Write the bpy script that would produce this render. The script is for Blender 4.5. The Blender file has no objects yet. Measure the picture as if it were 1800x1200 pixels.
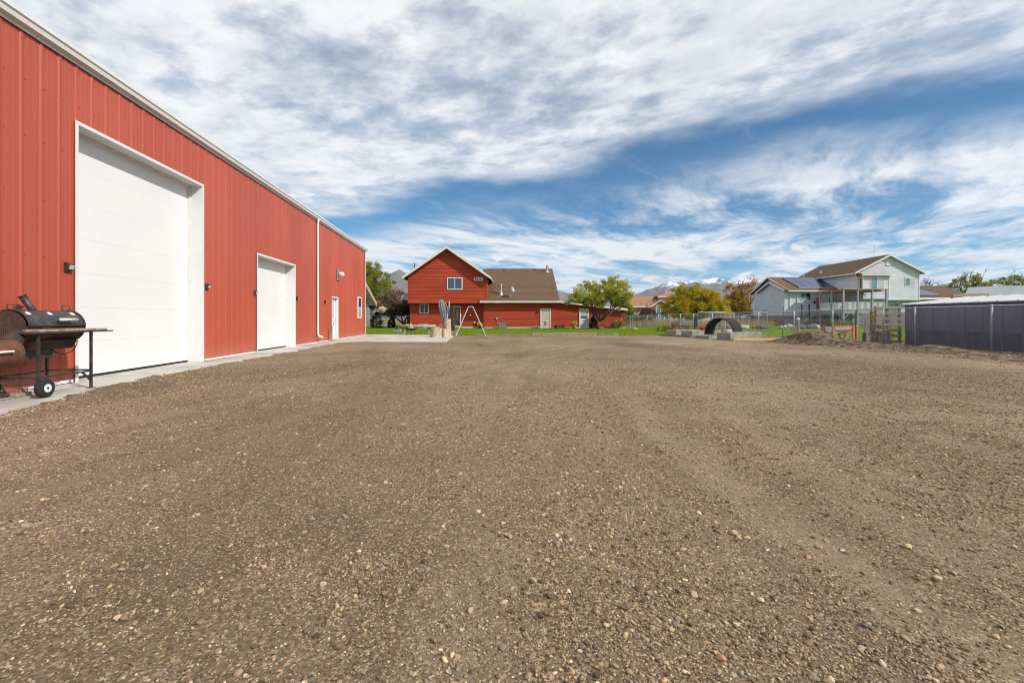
import bpy, bmesh, math, random
import numpy as np
from mathutils import Vector, Matrix

random.seed(7)
RNG = np.random.default_rng(11)
sc = bpy.context.scene
COL = sc.collection
R = math.radians

# ------------------------------------------------------------------ camera
cam_data = bpy.data.cameras.new("camera")
cam_data.sensor_width = 36.0
cam_data.lens = 16.0
cam_data.shift_y = -40.0 / 1800.0
cam_data.clip_start = 0.05
cam_data.clip_end = 30000.0
cam = bpy.data.objects.new("camera", cam_data)
cam.location = (0.0, 0.0, 1.05)
cam.rotation_euler = (R(90), 0, 0)
COL.objects.link(cam)
sc.camera = cam

# ------------------------------------------------------------------ world: sky and high cloud
SUN = Vector((1.6, -1.0, 1.42)).normalized()
SUN_EL = math.asin(SUN.z)
world = bpy.data.worlds.new("World")
sc.world = world
world.use_nodes = True
wt = world.node_tree
wt.nodes.clear()


class NT:
    """small helper for writing node trees"""
    def __init__(self, tree):
        self.t = tree

    def n(self, kind, **kw):
        nd = self.t.nodes.new(kind)
        for k, v in kw.items():
            setattr(nd, k, v)
        return nd

    def put(self, sock, v):
        if v is None:
            return
        if isinstance(v, bpy.types.NodeSocket):
            self.t.links.new(v, sock)
        else:
            sock.default_value = v

    def m(self, op, a, b=None, c=None, clamp=False):
        nd = self.n("ShaderNodeMath", operation=op, use_clamp=clamp)
        for i, v in enumerate((a, b, c)):
            self.put(nd.inputs[i], v)
        return nd.outputs[0]

    def smooth(self, v, lo, hi):
        nd = self.n("ShaderNodeMapRange", interpolation_type="SMOOTHSTEP", clamp=True)
        self.put(nd.inputs[0], v)
        nd.inputs[1].default_value = lo
        nd.inputs[2].default_value = hi
        nd.inputs[3].default_value = 0.0
        nd.inputs[4].default_value = 1.0
        return nd.outputs[0]

    def inv_smooth(self, v, lo, hi):
        return self.m("SUBTRACT", 1.0, self.smooth(v, lo, hi))

    def xyz(self, x, y, z=0.0):
        nd = self.n("ShaderNodeCombineXYZ")
        for i, v in enumerate((x, y, z)):
            self.put(nd.inputs[i], v)
        return nd.outputs[0]

    def noise(self, vec, scale=1.0, detail=6.0, rough=0.55, dist=0.0, color=False):
        nd = self.n("ShaderNodeTexNoise")
        self.put(nd.inputs["Vector"], vec)
        nd.inputs["Scale"].default_value = scale
        nd.inputs["Detail"].default_value = detail
        nd.inputs["Roughness"].default_value = rough
        nd.inputs["Distortion"].default_value = dist
        return nd.outputs[1 if color else 0]

    def mix(self, f, a, b, mode="MIX"):
        nd = self.n("ShaderNodeMix", data_type="RGBA", blend_type=mode)
        self.put(nd.inputs[0], f)
        for i, v in ((6, a), (7, b)):
            if isinstance(v, tuple) and len(v) == 3:
                v = v + (1.0,)
            self.put(nd.inputs[i], v)
        return nd.outputs[2]


W = NT(wt)
tc = W.n("ShaderNodeTexCoord")
sep = W.n("ShaderNodeSeparateXYZ")
wt.links.new(tc.outputs["Generated"], sep.inputs[0])
dz = W.m("MAXIMUM", sep.outputs[2], 0.008)
dz = W.m("ADD", dz, 0.012)
u = W.m("DIVIDE", sep.outputs[0], dz)
v = W.m("DIVIDE", sep.outputs[1], dz)
# axes of the cloud deck: s crosses the bank's edge, e runs along it
s_ax = W.m("ADD", v, W.m("MULTIPLY", u, 0.70))
e_ax = W.m("SUBTRACT", W.m("MULTIPLY", u, 0.82), W.m("MULTIPLY", v, 0.57))
warp = W.noise(W.xyz(u, v, 3.1), 0.9, 5, 0.6)
warp = W.m("MULTIPLY", W.m("SUBTRACT", warp, 0.5), 1.7)
s_w = W.m("ADD", s_ax, warp)
# first deck: broken altocumulus bank
n_cell = W.noise(W.xyz(W.m("MULTIPLY", s_ax, 1.5), W.m("MULTIPLY", e_ax, 1.35), 0.3), 2.7, 9, 0.61, 0.10)
n_big = W.noise(W.xyz(s_ax, e_ax, 8.0), 0.6, 4, 0.5)
cov1 = W.m("ADD", W.m("MULTIPLY", n_cell, 0.62), W.m("MULTIPLY", n_big, 0.50))
bank = W.inv_smooth(s_w, 2.55, 3.35)
d1 = W.m("MULTIPLY", bank, W.m("ADD", 0.40, W.m("MULTIPLY", W.smooth(cov1, 0.38, 0.63), 0.60)))
# second deck: combed cirrus with fibres across the edge
bend = W.noise(W.xyz(u, v, 7.7), 0.35, 3, 0.5)
bend = W.m("MULTIPLY", W.m("SUBTRACT", bend, 0.5), 1.1)
e_b = W.m("ADD", e_ax, bend)
fib_v = W.xyz(W.m("MULTIPLY", s_ax, 0.36), W.m("MULTIPLY", e_b, 1.15), 5.0)
n_fib = W.noise(fib_v, 1.15, 12, 0.66, 0.28)
n_fib2 = W.noise(W.xyz(W.m("MULTIPLY", s_ax, 0.30), W.m("MULTIPLY", e_ax, 0.30), 4.4), 1.0, 5, 0.55, 0.4)
cov2 = W.m("ADD", W.m("MULTIPLY", n_fib, 0.66), W.m("MULTIPLY", n_fib2, 0.48))
deck2 = W.smooth(s_w, 3.4, 4.8)
d2 = W.m("MULTIPLY", deck2, W.smooth(cov2, 0.455, 0.635))
# long flat layers toward the horizon
far = W.smooth(v, 6.5, 13.0)
n_lay = W.noise(W.xyz(W.m("MULTIPLY", u, 0.07), W.m("MULTIPLY", W.m("LOGARITHM", W.m("MAXIMUM", v, 1.0), 2.718), 7.0), 4.0), 1.3, 9, 0.60, 0.15)
d5 = W.m("MULTIPLY", far, W.smooth(n_lay, 0.40, 0.62))
# thin veil everywhere
n_veil = W.noise(W.xyz(W.m("MULTIPLY", s_ax, 0.45), W.m("MULTIPLY", e_b, 2.4), 12.0), 0.9, 10, 0.68, 0.35)
d3 = W.m("MULTIPLY", W.smooth(n_veil, 0.50, 0.88), 0.36)
dens = W.m("MAXIMUM", W.m("MAXIMUM", d1, d2), W.m("MAXIMUM", d3, W.m("MULTIPLY", d5, 0.9)))
# low cumulus puffs close to the horizon
el = sep.outputs[2]
az = W.m("ARCTAN2", sep.outputs[0], sep.outputs[1])
pv = W.xyz(W.m("MULTIPLY", az, 8.5), W.m("MULTIPLY", el, 24.0), 2.2)
n_puff = W.noise(pv, 1.3, 8, 0.5, 0.2)
low = W.m("MULTIPLY", W.smooth(el, 0.045, 0.075), W.inv_smooth(el, 0.125, 0.17))
d4 = W.m("MULTIPLY", low, W.smooth(n_puff, 0.585, 0.63))
shade_n = W.noise(W.xyz(s_ax, e_ax, 21.0), 2.6, 7, 0.6, 0.3)
ccol = W.mix(W.smooth(shade_n, 0.30, 0.64), (6.9, 7.25, 7.8), (9.2, 9.25, 9.35))
ccol = W.mix(W.m("MULTIPLY", d1, W.inv_smooth(cov1, 0.40, 0.62)), ccol, (5.7, 6.3, 7.2))
sky = W.n("ShaderNodeTexSky", sky_type="NISHITA")
sky.sun_disc = False
sky.sun_elevation = SUN_EL
sky.sun_rotation = math.atan2(SUN.x, SUN.y)
sky.altitude = 1400.0
sky.air_density = 1.0
sky.dust_density = 0.2
sky.ozone_density = 2.0
sky_col = W.mix(1.0, sky.outputs[0], (0.36, 0.80, 0.98), "MULTIPLY")
ccol = W.mix(W.m("MULTIPLY", W.m("SUBTRACT", 1.0, bank), 0.75), ccol, (9.0, 9.1, 9.3))
c1 = W.mix(W.m("MULTIPLY", dens, 0.96), sky_col, ccol)
puff_shade = W.mix(W.smooth(W.noise(pv, 3.0, 5, 0.5), 0.35, 0.6), (6.0, 6.3, 6.8), (9.2, 9.2, 9.2))
c2 = W.mix(W.m("MULTIPLY", d4, 0.92), c1, puff_shade)
bg = W.n("ShaderNodeBackground")
wt.links.new(c2, bg.inputs[0])
bg.inputs[1].default_value = 0.10
wo = W.n("ShaderNodeOutputWorld")
wt.links.new(bg.outputs[0], wo.inputs[0])

sun_data = bpy.data.lights.new("sun", "SUN")
sun_data.energy = 4.2
sun_data.angle = R(0.53)
sun_data.color = (1.0, 0.945, 0.86)
sun = bpy.data.objects.new("sun", sun_data)
sun.rotation_euler = (-SUN).to_track_quat("-Z", "Y").to_euler()
sun.location = (30, -20, 40)
COL.objects.link(sun)

sc.view_settings.view_transform = "Standard"
sc.view_settings.look = "None"
sc.view_settings.gamma = 1.0
sc.view_settings.use_curve_mapping = False
sc.view_settings.exposure = 0.12
sc.cycles.use_denoising = True
sc.cycles.use_adaptive_sampling = False
sc.cycles.filter_width = 1.0
sc.cycles.max_bounces = 6
sc.cycles.diffuse_bounces = 3
sc.cycles.glossy_bounces = 3
sc.cycles.transparent_max_bounces = 12
sc.cycles.volume_bounces = 1
sc.cycles.sample_clamp_indirect = 4.0
world.cycles.sampling_method = "NONE"

# ------------------------------------------------------------------ materials
MATS = {}


def mat(name, col, rough=0.7, var=0.15, scale=6.0, bump=0.0, bscale=None, metal=0.0, spec=0.4, col2=None,
        stretch=(1, 1, 1), rnd=0.0, detail=6.0, lo=0.35, hi=0.65, dust=0.0, wave=0.0):
    """principled material with two-tone noise colour and optional fine relief"""
    if name in MATS:
        return MATS[name]
    m = bpy.data.materials.new(name)
    m.use_nodes = True
    t = NT(m.node_tree)
    bs = m.node_tree.nodes["Principled BSDF"]
    co = t.n("ShaderNodeTexCoord").outputs["Object"]
    mp = t.n("ShaderNodeMapping")
    mp.inputs["Scale"].default_value = stretch
    t.put(mp.inputs[0], co)
    nz = t.noise(mp.outputs[0], scale, detail, 0.6)
    a = tuple(max(0.0, c * (1 - var)) for c in col)
    b = col2 if col2 else tuple(min(1.0, c * (1 + var)) for c in col)
    c = t.mix(t.smooth(nz, lo, hi), a, b)
    if rnd:                                   # each piece a shade of its own
        oi = t.n("ShaderNodeObjectInfo")
        k = t.m("ADD", 1.0 - rnd, t.m("MULTIPLY", oi.outputs["Random"], 2 * rnd))
        c = t.mix(1.0, c, t.xyz(k, k, k), "MULTIPLY")
    if dust:                                  # dried splash marks rising from the foot of the wall
        sp = t.n("ShaderNodeSeparateXYZ")
        t.put(sp.inputs[0], co)
        dn = t.noise(co, 2.3, 7, 0.65)
        c = t.mix(t.m("MULTIPLY", t.smooth(t.m("SUBTRACT", dn, t.m("MULTIPLY", sp.outputs[2], 0.75)), 0.18, 0.62), dust), c, (0.34, 0.26, 0.185))
        streak = t.noise(t.xyz(t.m("MULTIPLY", sp.outputs[0], 9.0), sp.outputs[1], t.m("MULTIPLY", sp.outputs[2], 0.35)), 1.0, 5, 0.6)
        c = t.mix(t.m("MULTIPLY", t.smooth(streak, 0.55, 0.8), dust * 0.35), c, (0.42, 0.34, 0.28))
    t.put(bs.inputs["Base Color"], c)
    if wave:
        bw = t.n("ShaderNodeBump")
        bw.inputs["Strength"].default_value = wave
        bw.inputs["Distance"].default_value = 0.05
        t.put(bw.inputs["Height"], t.noise(mp.outputs[0], 1.4, 2, 0.5))
        t.put(bs.inputs["Normal"], bw.outputs[0])
    bs.inputs["Roughness"].default_value = rough
    bs.inputs["Metallic"].default_value = metal
    bs.inputs["Specular IOR Level"].default_value = spec
    if bump:
        bn = t.n("ShaderNodeBump")
        bn.inputs["Strength"].default_value = bump
        bn.inputs["Distance"].default_value = 0.02
        t.put(bn.inputs["Height"], t.noise(mp.outputs[0], bscale or scale * 4, 5, 0.6))
        t.put(bs.inputs["Normal"], bn.outputs[0])
    MATS[name] = m
    return m


def leaf_mat(name="leaf", tl=0.4):
    if name in MATS:
        return MATS[name]
    m = bpy.data.materials.new(name)
    m.use_nodes = True
    t = NT(m.node_tree)
    m.node_tree.nodes.clear()
    at = t.n("ShaderNodeAttribute", attribute_name="Col")
    d = t.n("ShaderNodeBsdfDiffuse")
    tr = t.n("ShaderNodeBsdfTranslucent")
    t.put(d.inputs[0], at.outputs[0])
    t.put(tr.inputs[0], t.mix(1.0, at.outputs[0], (1.15, 1.1, 0.7), "MULTIPLY"))
    mx = t.n("ShaderNodeMixShader")
    mx.inputs[0].default_value = tl
    t.put(mx.inputs[1], d.outputs[0])
    t.put(mx.inputs[2], tr.outputs[0])
    o = t.n("ShaderNodeOutputMaterial")
    t.put(o.inputs[0], mx.outputs[0])
    MATS[name] = m
    return m


def gravel_mat():
    m = bpy.data.materials.new("gravel_ground")
    m.use_nodes = True
    t = NT(m.node_tree)
    bs = m.node_tree.nodes["Principled BSDF"]
    co = t.n("ShaderNodeTexCoord").outputs["Object"]

    def cells(scale, rnd=1.0):
        vo = t.n("ShaderNodeTexVoronoi", feature="F1")
        t.put(vo.inputs["Vector"], co)
        vo.inputs["Scale"].default_value = scale
        vo.inputs["Randomness"].default_value = rnd
        sp = t.n("ShaderNodeSeparateColor")
        t.put(sp.inputs[0], vo.outputs["Color"])
        return vo.outputs["Distance"], sp.outputs[0], sp.outputs[1]

    def ramp(f, stops):
        r = t.n("ShaderNodeValToRGB")
        els = r.color_ramp.elements
        els[0].position, els[0].color = stops[0][0], stops[0][1] + (1,)
        els[1].position, els[1].color = stops[-1][0], stops[-1][1] + (1,)
        for p, c in stops[1:-1]:
            e = els.new(p)
            e.color = c + (1,)
        t.put(r.inputs[0], f)
        return r.outputs[0]

    stones = [(0.0, (0.070, 0.049, 0.030)), (0.3, (0.175, 0.125, 0.075)), (0.5, (0.28, 0.203, 0.125)),
              (0.7, (0.205, 0.170, 0.130)), (0.85, (0.42, 0.315, 0.20)), (1.0, (0.64, 0.50, 0.34))]
    dA, rA, gA = cells(46)
    dB, rB, gB = cells(125)
    dC, rC, gC = cells(11)
    dirt_n = t.noise(co, 2.2, 8, 0.65)
    dirt = t.mix(t.smooth(dirt_n, 0.3, 0.7), (0.150, 0.103, 0.058), (0.225, 0.160, 0.097))
    patch = t.noise(co, 0.55, 5, 0.6, 0.6)           # stony and dusty patches
    patch = t.smooth(patch, 0.32, 0.66)
    fine = ramp(rB, stones)
    c = t.mix(t.m("MULTIPLY", t.smooth(gB, 0.30, 0.36), 0.85), dirt, fine)
    bigmask = t.m("MULTIPLY", t.m("MULTIPLY", t.smooth(gA, 0.42, 0.46), t.inv_smooth(dA, 0.40, 0.52)),
                  t.m("ADD", 0.35, t.m("MULTIPLY", patch, 0.65)))
    c = t.mix(t.m("MULTIPLY", bigmask, 0.9), c, ramp(rA, stones))
    hugemask = t.m("MULTIPLY", t.smooth(gC, 0.90, 0.92), t.inv_smooth(dC, 0.25, 0.32))
    c = t.mix(t.m("MULTIPLY", hugemask, patch), c, ramp(rC, stones))
    # darker damp soil in broad irregular tracks
    mp = t.n("ShaderNodeMapping")
    mp.inputs["Scale"].default_value = (0.42, 0.15, 1)
    mp.inputs["Rotation"].default_value = (0, 0, R(14))
    t.put(mp.inputs[0], co)
    damp = t.noise(mp.outputs[0], 1.0, 6, 0.62, 0.9)
    c = t.mix(t.m("MULTIPLY", t.smooth(damp, 0.50, 0.66), 0.45), c, (0.100, 0.069, 0.042))
    c = t.mix(t.m("MULTIPLY", t.inv_smooth(damp, 0.34, 0.46), 0.38), c, (0.31, 0.25, 0.18))
    tk = t.n("ShaderNodeAttribute", attribute_name="Col").outputs["Fac"]
    c = t.mix(t.m("MULTIPLY", t.smooth(tk, 0.55, 0.95), 0.42), c, t.mix(t.smooth(dirt_n, 0.3, 0.7), (0.23, 0.175, 0.115), (0.30, 0.235, 0.16)))   # packed pale dust in the ruts
    c = t.mix(t.m("MULTIPLY", t.inv_smooth(tk, 0.15, 0.45), 0.40), c, (0.085, 0.060, 0.037))                                                        # turned-up soil on the shoulders
    broad = t.noise(co, 0.16, 4, 0.55)
    c = t.mix(1.0, c, t.mix(t.smooth(broad, 0.3, 0.7), (0.74, 0.725, 0.715), (1.20, 1.19, 1.185)), "MULTIPLY")
    t.put(bs.inputs["Base Color"], c)
    bs.inputs["Roughness"].default_value = 0.92
    bs.inputs["Specular IOR Level"].default_value = 0.2
    h = t.m("ADD", t.m("MULTIPLY", t.m("SUBTRACT", 0.6, dA), bigmask), t.m("MULTIPLY", t.m("SUBTRACT", 0.6, dB), 0.35))
    h = t.m("ADD", h, t.m("MULTIPLY", dirt_n, 0.6))
    b1 = t.n("ShaderNodeBump")
    b1.inputs["Strength"].default_value = 0.6
    b1.inputs["Distance"].default_value = 0.014
    t.put(b1.inputs["Height"], h)
    t.put(bs.inputs["Normal"], b1.outputs[0])
    return m


def attr_mat(name, attr="Col", rough=0.85, kind="GEOMETRY", bump=0.0):
    m = bpy.data.materials.new(name)
    m.use_nodes = True
    t = NT(m.node_tree)
    bs = m.node_tree.nodes["Principled BSDF"]
    at = t.n("ShaderNodeAttribute", attribute_name=attr, attribute_type=kind)
    co = t.n("ShaderNodeTexCoord").outputs["Object"]
    nz = t.noise(co, 3.0, 5, 0.6)
    t.put(bs.inputs["Base Color"], t.mix(0.35, at.outputs[0], t.mix(nz, (0.25, 0.25, 0.25), (1.7, 1.7, 1.7)), "MULTIPLY"))
    bs.inputs["Roughness"].default_value = rough
    bs.inputs["Specular IOR Level"].default_value = 0.25
    if bump:
        bn = t.n("ShaderNodeBump")
        bn.inputs["Strength"].default_value = bump
        bn.inputs["Distance"].default_value = 0.05
        t.put(bn.inputs["Height"], t.noise(co, 8.0, 5, 0.6))
        t.put(bs.inputs["Normal"], bn.outputs[0])
    return m


def glass_mat(name, tint, rough=0.03):
    m = bpy.data.materials.new(name)
    m.use_nodes = True
    bs = m.node_tree.nodes["Principled BSDF"]
    t = NT(m.node_tree)
    nz = t.noise(t.n("ShaderNodeTexCoord").outputs["Object"], 1.6, 2, 0.5)
    t.put(bs.inputs["Base Color"], t.mix(nz, tuple(c * 0.6 for c in tint), tuple(c * 1.4 for c in tint)))
    bs.inputs["Roughness"].default_value = rough
    bs.inputs["Specular IOR Level"].default_value = 1.0
    bs.inputs["IOR"].default_value = 1.55
    return m


def lap_rust(name, base, rust, amount=(0.5, 0.72), rough=0.5, metal=0.3):
    return mat(name, base, rough, 0.1, 5.0, 0.15, 30, metal, 0.4, rust, detail=9, lo=amount[0], hi=amount[1])


barn_red = mat("barn_red", (0.43, 0.084, 0.047), 0.42, 0.06, 0.5, 0.0, metal=0.0, spec=0.45, stretch=(1, 1, 0.4), rnd=0.035, dust=0.30, wave=0.22)
house_red = mat("house_red", (0.365, 0.050, 0.020), 0.72, 0.12, 1.6, 0.12, 60, spec=0.25, stretch=(0.3, 1, 3), rnd=0.07)
white_paint = mat("white_paint", (0.67, 0.67, 0.66), 0.45, 0.025, 1.5)
door_white = mat("door_white", (0.73, 0.73, 0.73), 0.42, 0.02, 0.8, 0.0, dust=0.10, wave=0.06)
trim_cream = mat("trim_cream", (0.66, 0.62, 0.52), 0.6, 0.05, 3)
stop_white = mat("stop_white", (0.66, 0.645, 0.60), 0.5, 0.05, 4)
concrete = mat("concrete", (0.47, 0.445, 0.395), 0.9, 0.20, 1.0, 0.25, 60, spec=0.2, detail=9)
concrete_old = mat("concrete_old", (0.25, 0.235, 0.208), 0.92, 0.22, 2.6, 0.4, 40, spec=0.2, detail=9)
timber_old = mat("timber_old", (0.20, 0.155, 0.118), 0.9, 0.35, 5, 0.5, 30, spec=0.2, stretch=(0.25, 3, 3))
timber_grey = mat("timber_grey", (0.30, 0.245, 0.19), 0.9, 0.30, 5, 0.5, 30, spec=0.2, stretch=(4, 4, 0.4))
pine = mat("pine", (0.50, 0.30, 0.13), 0.7, 0.18, 4, 0.2, 20, stretch=(5, 5, 0.5))
orange_wood = mat("orange_wood", (0.50, 0.175, 0.035), 0.6, 0.2, 5, 0.2, 20)
log_wood = mat("log_wood", (0.44, 0.355, 0.255), 0.9, 0.25, 3, 0.5, 18, spec=0.2, stretch=(5, 5, 0.6), detail=9)
bark = mat("bark", (0.10, 0.075, 0.055), 0.95, 0.35, 8, 0.8, 20, spec=0.15, stretch=(2, 2, 0.5))
shingle = mat("shingle_brown", (0.136, 0.088, 0.056), 0.95, 0.5, 9.0, 0.6, 30, spec=0.15, stretch=(1, 1, 1.5), detail=10, lo=0.3, hi=0.7, rnd=0.06)
shingle_tan = mat("shingle_tan", (0.30, 0.165, 0.090), 0.95, 0.2, 5.0, 0.5, 14, spec=0.15)
galv = mat("galvanised", (0.50, 0.52, 0.54), 0.42, 0.15, 6, 0.0, metal=0.75)
wire_grey = mat("wire_grey", (0.36, 0.375, 0.40), 0.55, 0.1, 6, metal=0.5)
dark_steel = mat("dark_steel", (0.082, 0.066, 0.060), 0.55, 0.3, 9, 0.1, 40, metal=0.5)
smoker_black = lap_rust("smoker_black", (0.066, 0.069, 0.078), (0.15, 0.12, 0.10), (0.46, 0.74), 0.42, 0.35)
rust = lap_rust("rust", (0.19, 0.075, 0.038), (0.085, 0.045, 0.03), (0.4, 0.7), 0.85, 0.1)
rust_dark = lap_rust("rust_dark", (0.055, 0.042, 0.034), (0.16, 0.075, 0.038), (0.45, 0.7), 0.8, 0.15)
tread_steel = mat("tread_steel", (0.20, 0.185, 0.175), 0.5, 0.3, 12, metal=0.5)
rubber = mat("rubber", (0.020, 0.020, 0.021), 0.9, 0.3, 30, 0.3, 60)
black_plastic = mat("black_plastic", (0.025, 0.025, 0.027), 0.5, 0.2, 10)
lens_glass = glass_mat("lamp_lens", (0.45, 0.46, 0.46), 0.15)
pane_glass = glass_mat("pane_glass", (0.012, 0.038, 0.075))  # blue of the reflected sky put into the pane's base colour
pane_curtain = glass_mat("pane_curtain", (0.42, 0.42, 0.42), 0.1)
pane_teal = glass_mat("pane_teal", (0.10, 0.22, 0.24), 0.05)
siding_grey = mat("siding_grey", (0.545, 0.568, 0.612), 0.75, 0.06, 1.2, 0.08, 50, spec=0.25, rnd=0.03)
deck_grey = mat("deck_grey", (0.24, 0.28, 0.30), 0.75, 0.12, 3)
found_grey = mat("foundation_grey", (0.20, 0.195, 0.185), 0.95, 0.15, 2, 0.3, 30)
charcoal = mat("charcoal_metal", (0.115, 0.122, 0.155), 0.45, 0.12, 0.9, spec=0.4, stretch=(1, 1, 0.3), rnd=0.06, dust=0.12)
charcoal_low = mat("charcoal_metal_low", (0.066, 0.070, 0.092), 0.5, 0.12, 0.9, spec=0.35)  # darker charcoal for the lower row of wall panels
roof_white = mat("roof_white", (0.52, 0.52, 0.515), 0.4, 0.05, 0.8)
roof_grey = mat("roof_grey", (0.34, 0.355, 0.36), 0.45, 0.07, 0.5, metal=0.2)
solar_blue = mat("solar_panel", (0.045, 0.055, 0.13), 0.16, 0.25, 2.0, spec=0.8)
stucco = mat("stucco_tan", (0.50, 0.43, 0.34), 0.9, 0.08, 2, 0.2, 30)
brick_tan = mat("brick_tan", (0.27, 0.18, 0.12), 0.9, 0.3, 10, 0.3, 40)
sage = mat("soffit_sage", (0.235, 0.245, 0.20), 0.8, 0.06, 2)
umbrella_grey = mat("umbrella_fabric", (0.21, 0.21, 0.22), 0.9, 0.2, 4, 0.3, 30, stretch=(4, 4, 0.6))
yellow = mat("yellow_paint", (0.72, 0.54, 0.03), 0.6, 0.1, 4)
green_paint = mat("green_paint", (0.018, 0.145, 0.050), 0.5, 0.12, 4)
terracotta = mat("terracotta", (0.42, 0.20, 0.10), 0.85, 0.2, 5, 0.2, 30)
stone_mat = mat("boulder_stone", (0.36, 0.33, 0.29), 0.92, 0.35, 3.0, 0.7, 12, spec=0.2, detail=9)
rock_dark = mat("boulder_dark", (0.12, 0.105, 0.095), 0.92, 0.35, 3.0, 0.7, 12, spec=0.2)
soil = mat("soil", (0.105, 0.074, 0.046), 0.97, 0.35, 5.0, 1.0, 22, spec=0.15, detail=10, col2=(0.235, 0.172, 0.112), lo=0.36, hi=0.66)
brick_red = mat("brick_red", (0.36, 0.14, 0.10), 0.9, 0.2, 20, 0.3, 60)
pale_blue = mat("pale_blue_door", (0.50, 0.60, 0.62), 0.5, 0.04, 2)
beige = mat("beige_door", (0.50, 0.45, 0.36), 0.55, 0.05, 2)

# ------------------------------------------------------------------ mesh helpers


class MB:
    def __init__(self):
        self.v, self.f = [], []

    def add(self, vs, fs):
        o = len(self.v)
        self.v += [tuple(p) for p in vs]
        self.f += [tuple(i + o for i in q) for q in fs]
        return self

    def box(self, x0, x1, y0, y1, z0, z1):
        return self.add([(x0, y0, z0), (x1, y0, z0), (x1, y1, z0), (x0, y1, z0), (x0, y0, z1), (x1, y0, z1), (x1, y1, z1), (x0, y1, z1)],
                        [(0, 3, 2, 1), (4, 5, 6, 7), (0, 1, 5, 4), (1, 2, 6, 5), (2, 3, 7, 6), (3, 0, 4, 7)])

    def prism(self, poly, vec):
        n = len(poly)
        a = [Vector(p) for p in poly]
        vec = Vector(vec)
        return self.add(a + [p + vec for p in a], [tuple(range(n))[::-1], tuple(range(n, 2 * n))] + [(i, (i + 1) % n, (i + 1) % n + n, i + n) for i in range(n)])

    def bar(self, p, q, w, h, up=(0, 0, 1)):
        p, q = Vector(p), Vector(q)
        d = (q - p).normalized()
        up = Vector(up)
        if abs(d.dot(up)) > 0.98:
            up = Vector((1, 0, 0))
        sx = d.cross(up).normalized() * (w / 2)
        sy = sx.cross(d).normalized() * (h / 2)
        return self.prism([p - sx - sy, p + sx - sy, p + sx + sy, p - sx + sy], q - p)

    def tube(self, pts, rad, n=8, cap=True):
        pts = [Vector(p) for p in pts]
        if not hasattr(rad, "__len__"):
            rad = [rad] * len(pts)
        rings = []
        ref = None
        for i, p in enumerate(pts):
            d = (pts[min(i + 1, len(pts) - 1)] - pts[max(i - 1, 0)]).normalized()
            if ref is None:
                ref = Vector((0, 0, 1)) if abs(d.z) < 0.9 else Vector((1, 0, 0))
            a = d.cross(ref).normalized()
            b = d.cross(a).normalized()
            ref = a.cross(d).normalized() if False else ref
            rings.append([p + (a * math.cos(2 * math.pi * k / n) + b * math.sin(2 * math.pi * k / n)) * rad[i] for k in range(n)])
        vs = [q for r in rings for q in r]
        fs = []
        for i in range(len(pts) - 1):
            for k in range(n):
                k2 = (k + 1) % n
                fs.append((i * n + k, i * n + k2, (i + 1) * n + k2, (i + 1) * n + k))
        if cap:
            fs.append(tuple(range(n))[::-1])
            fs.append(tuple(range((len(pts) - 1) * n, len(pts) * n)))
        return self.add(vs, fs)

    def lathe(self, prof, n=16, center=(0, 0, 0)):
        cx, cy, cz = center
        vs, fs = [], []
        for r, z in prof:
            for k in range(n):
                a = 2 * math.pi * k / n
                vs.append((cx + r * math.cos(a), cy + r * math.sin(a), cz + z))
        for i in range(len(prof) - 1):
            for k in range(n):
                k2 = (k + 1) % n
                fs.append((i * n + k, i * n + k2, (i + 1) * n + k2, (i + 1) * n + k))
        fs.append(tuple(range(n))[::-1])
        fs.append(tuple(range((len(prof) - 1) * n, len(prof) * n)))
        return self.add(vs, fs)

    def build(self, name, material, parent=None, smooth=False, bevel=0.0, fix=True):
        me = bpy.data.meshes.new(name)
        me.from_pydata([tuple(p) for p in self.v], [], self.f)
        if fix:
            bm = bmesh.new()
            bm.from_mesh(me)
            bmesh.ops.recalc_face_normals(bm, faces=bm.faces)
            if bevel:
                es = [e for e in bm.edges if len(e.link_faces) == 2 and e.calc_face_angle(0) > 0.6]
                bmesh.ops.bevel(bm, geom=es, offset=bevel, segments=1, affect="EDGES", clamp_overlap=True)
            bm.to_mesh(me)
            bm.free()
        if smooth:
            for p in me.polygons:
                p.use_smooth = True
        me.materials.append(material)
        ob = bpy.data.objects.new(name, me)
        COL.objects.link(ob)
        if parent is not None:
            ob.parent = parent
        return ob


def box(x0, x1, y0, y1, z0, z1):
    return MB().box(x0, x1, y0, y1, z0, z1)


def tag(o, label=None, cat=None, group=None, kind=None):
    if label:
        o["label"] = label
    if cat:
        o["category"] = cat
    if group:
        o["group"] = group
    if kind:
        o["kind"] = kind
    return o


def thing(name, label, cat, loc=(0, 0, 0), rz=0.0, group=None):
    o = bpy.data.objects.new(name, None)
    o.empty_display_size = 0.2
    o.location = loc
    o.rotation_euler = (0, 0, rz)
    COL.objects.link(o)
    return tag(o, label, cat, group)


def struct(name, parent=None):
    o = bpy.data.objects.new(name, None)
    COL.objects.link(o)
    o["kind"] = "structure"
    return o


def share(ob, parent, loc=(0, 0, 0), rz=0.0, name=None):
    c = ob.copy()
    if name:
        c.name = name
    COL.objects.link(c)
    c.parent = parent
    c.location = loc
    c.rotation_euler = (0, 0, rz)
    return c


def copy_tree(o, parent=None):
    c = o.copy()
    COL.objects.link(c)
    c.parent = parent
    for ch in list(o.children):
        copy_tree(ch, c)
    return c


def set_col(me, cols, domain="POINT"):
    ca = me.color_attributes.new("Col", "FLOAT_COLOR", domain)
    arr = np.ones((len(cols), 4), dtype=np.float32)
    arr[:, :3] = cols
    ca.data.foreach_set("color", arr.ravel())


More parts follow.
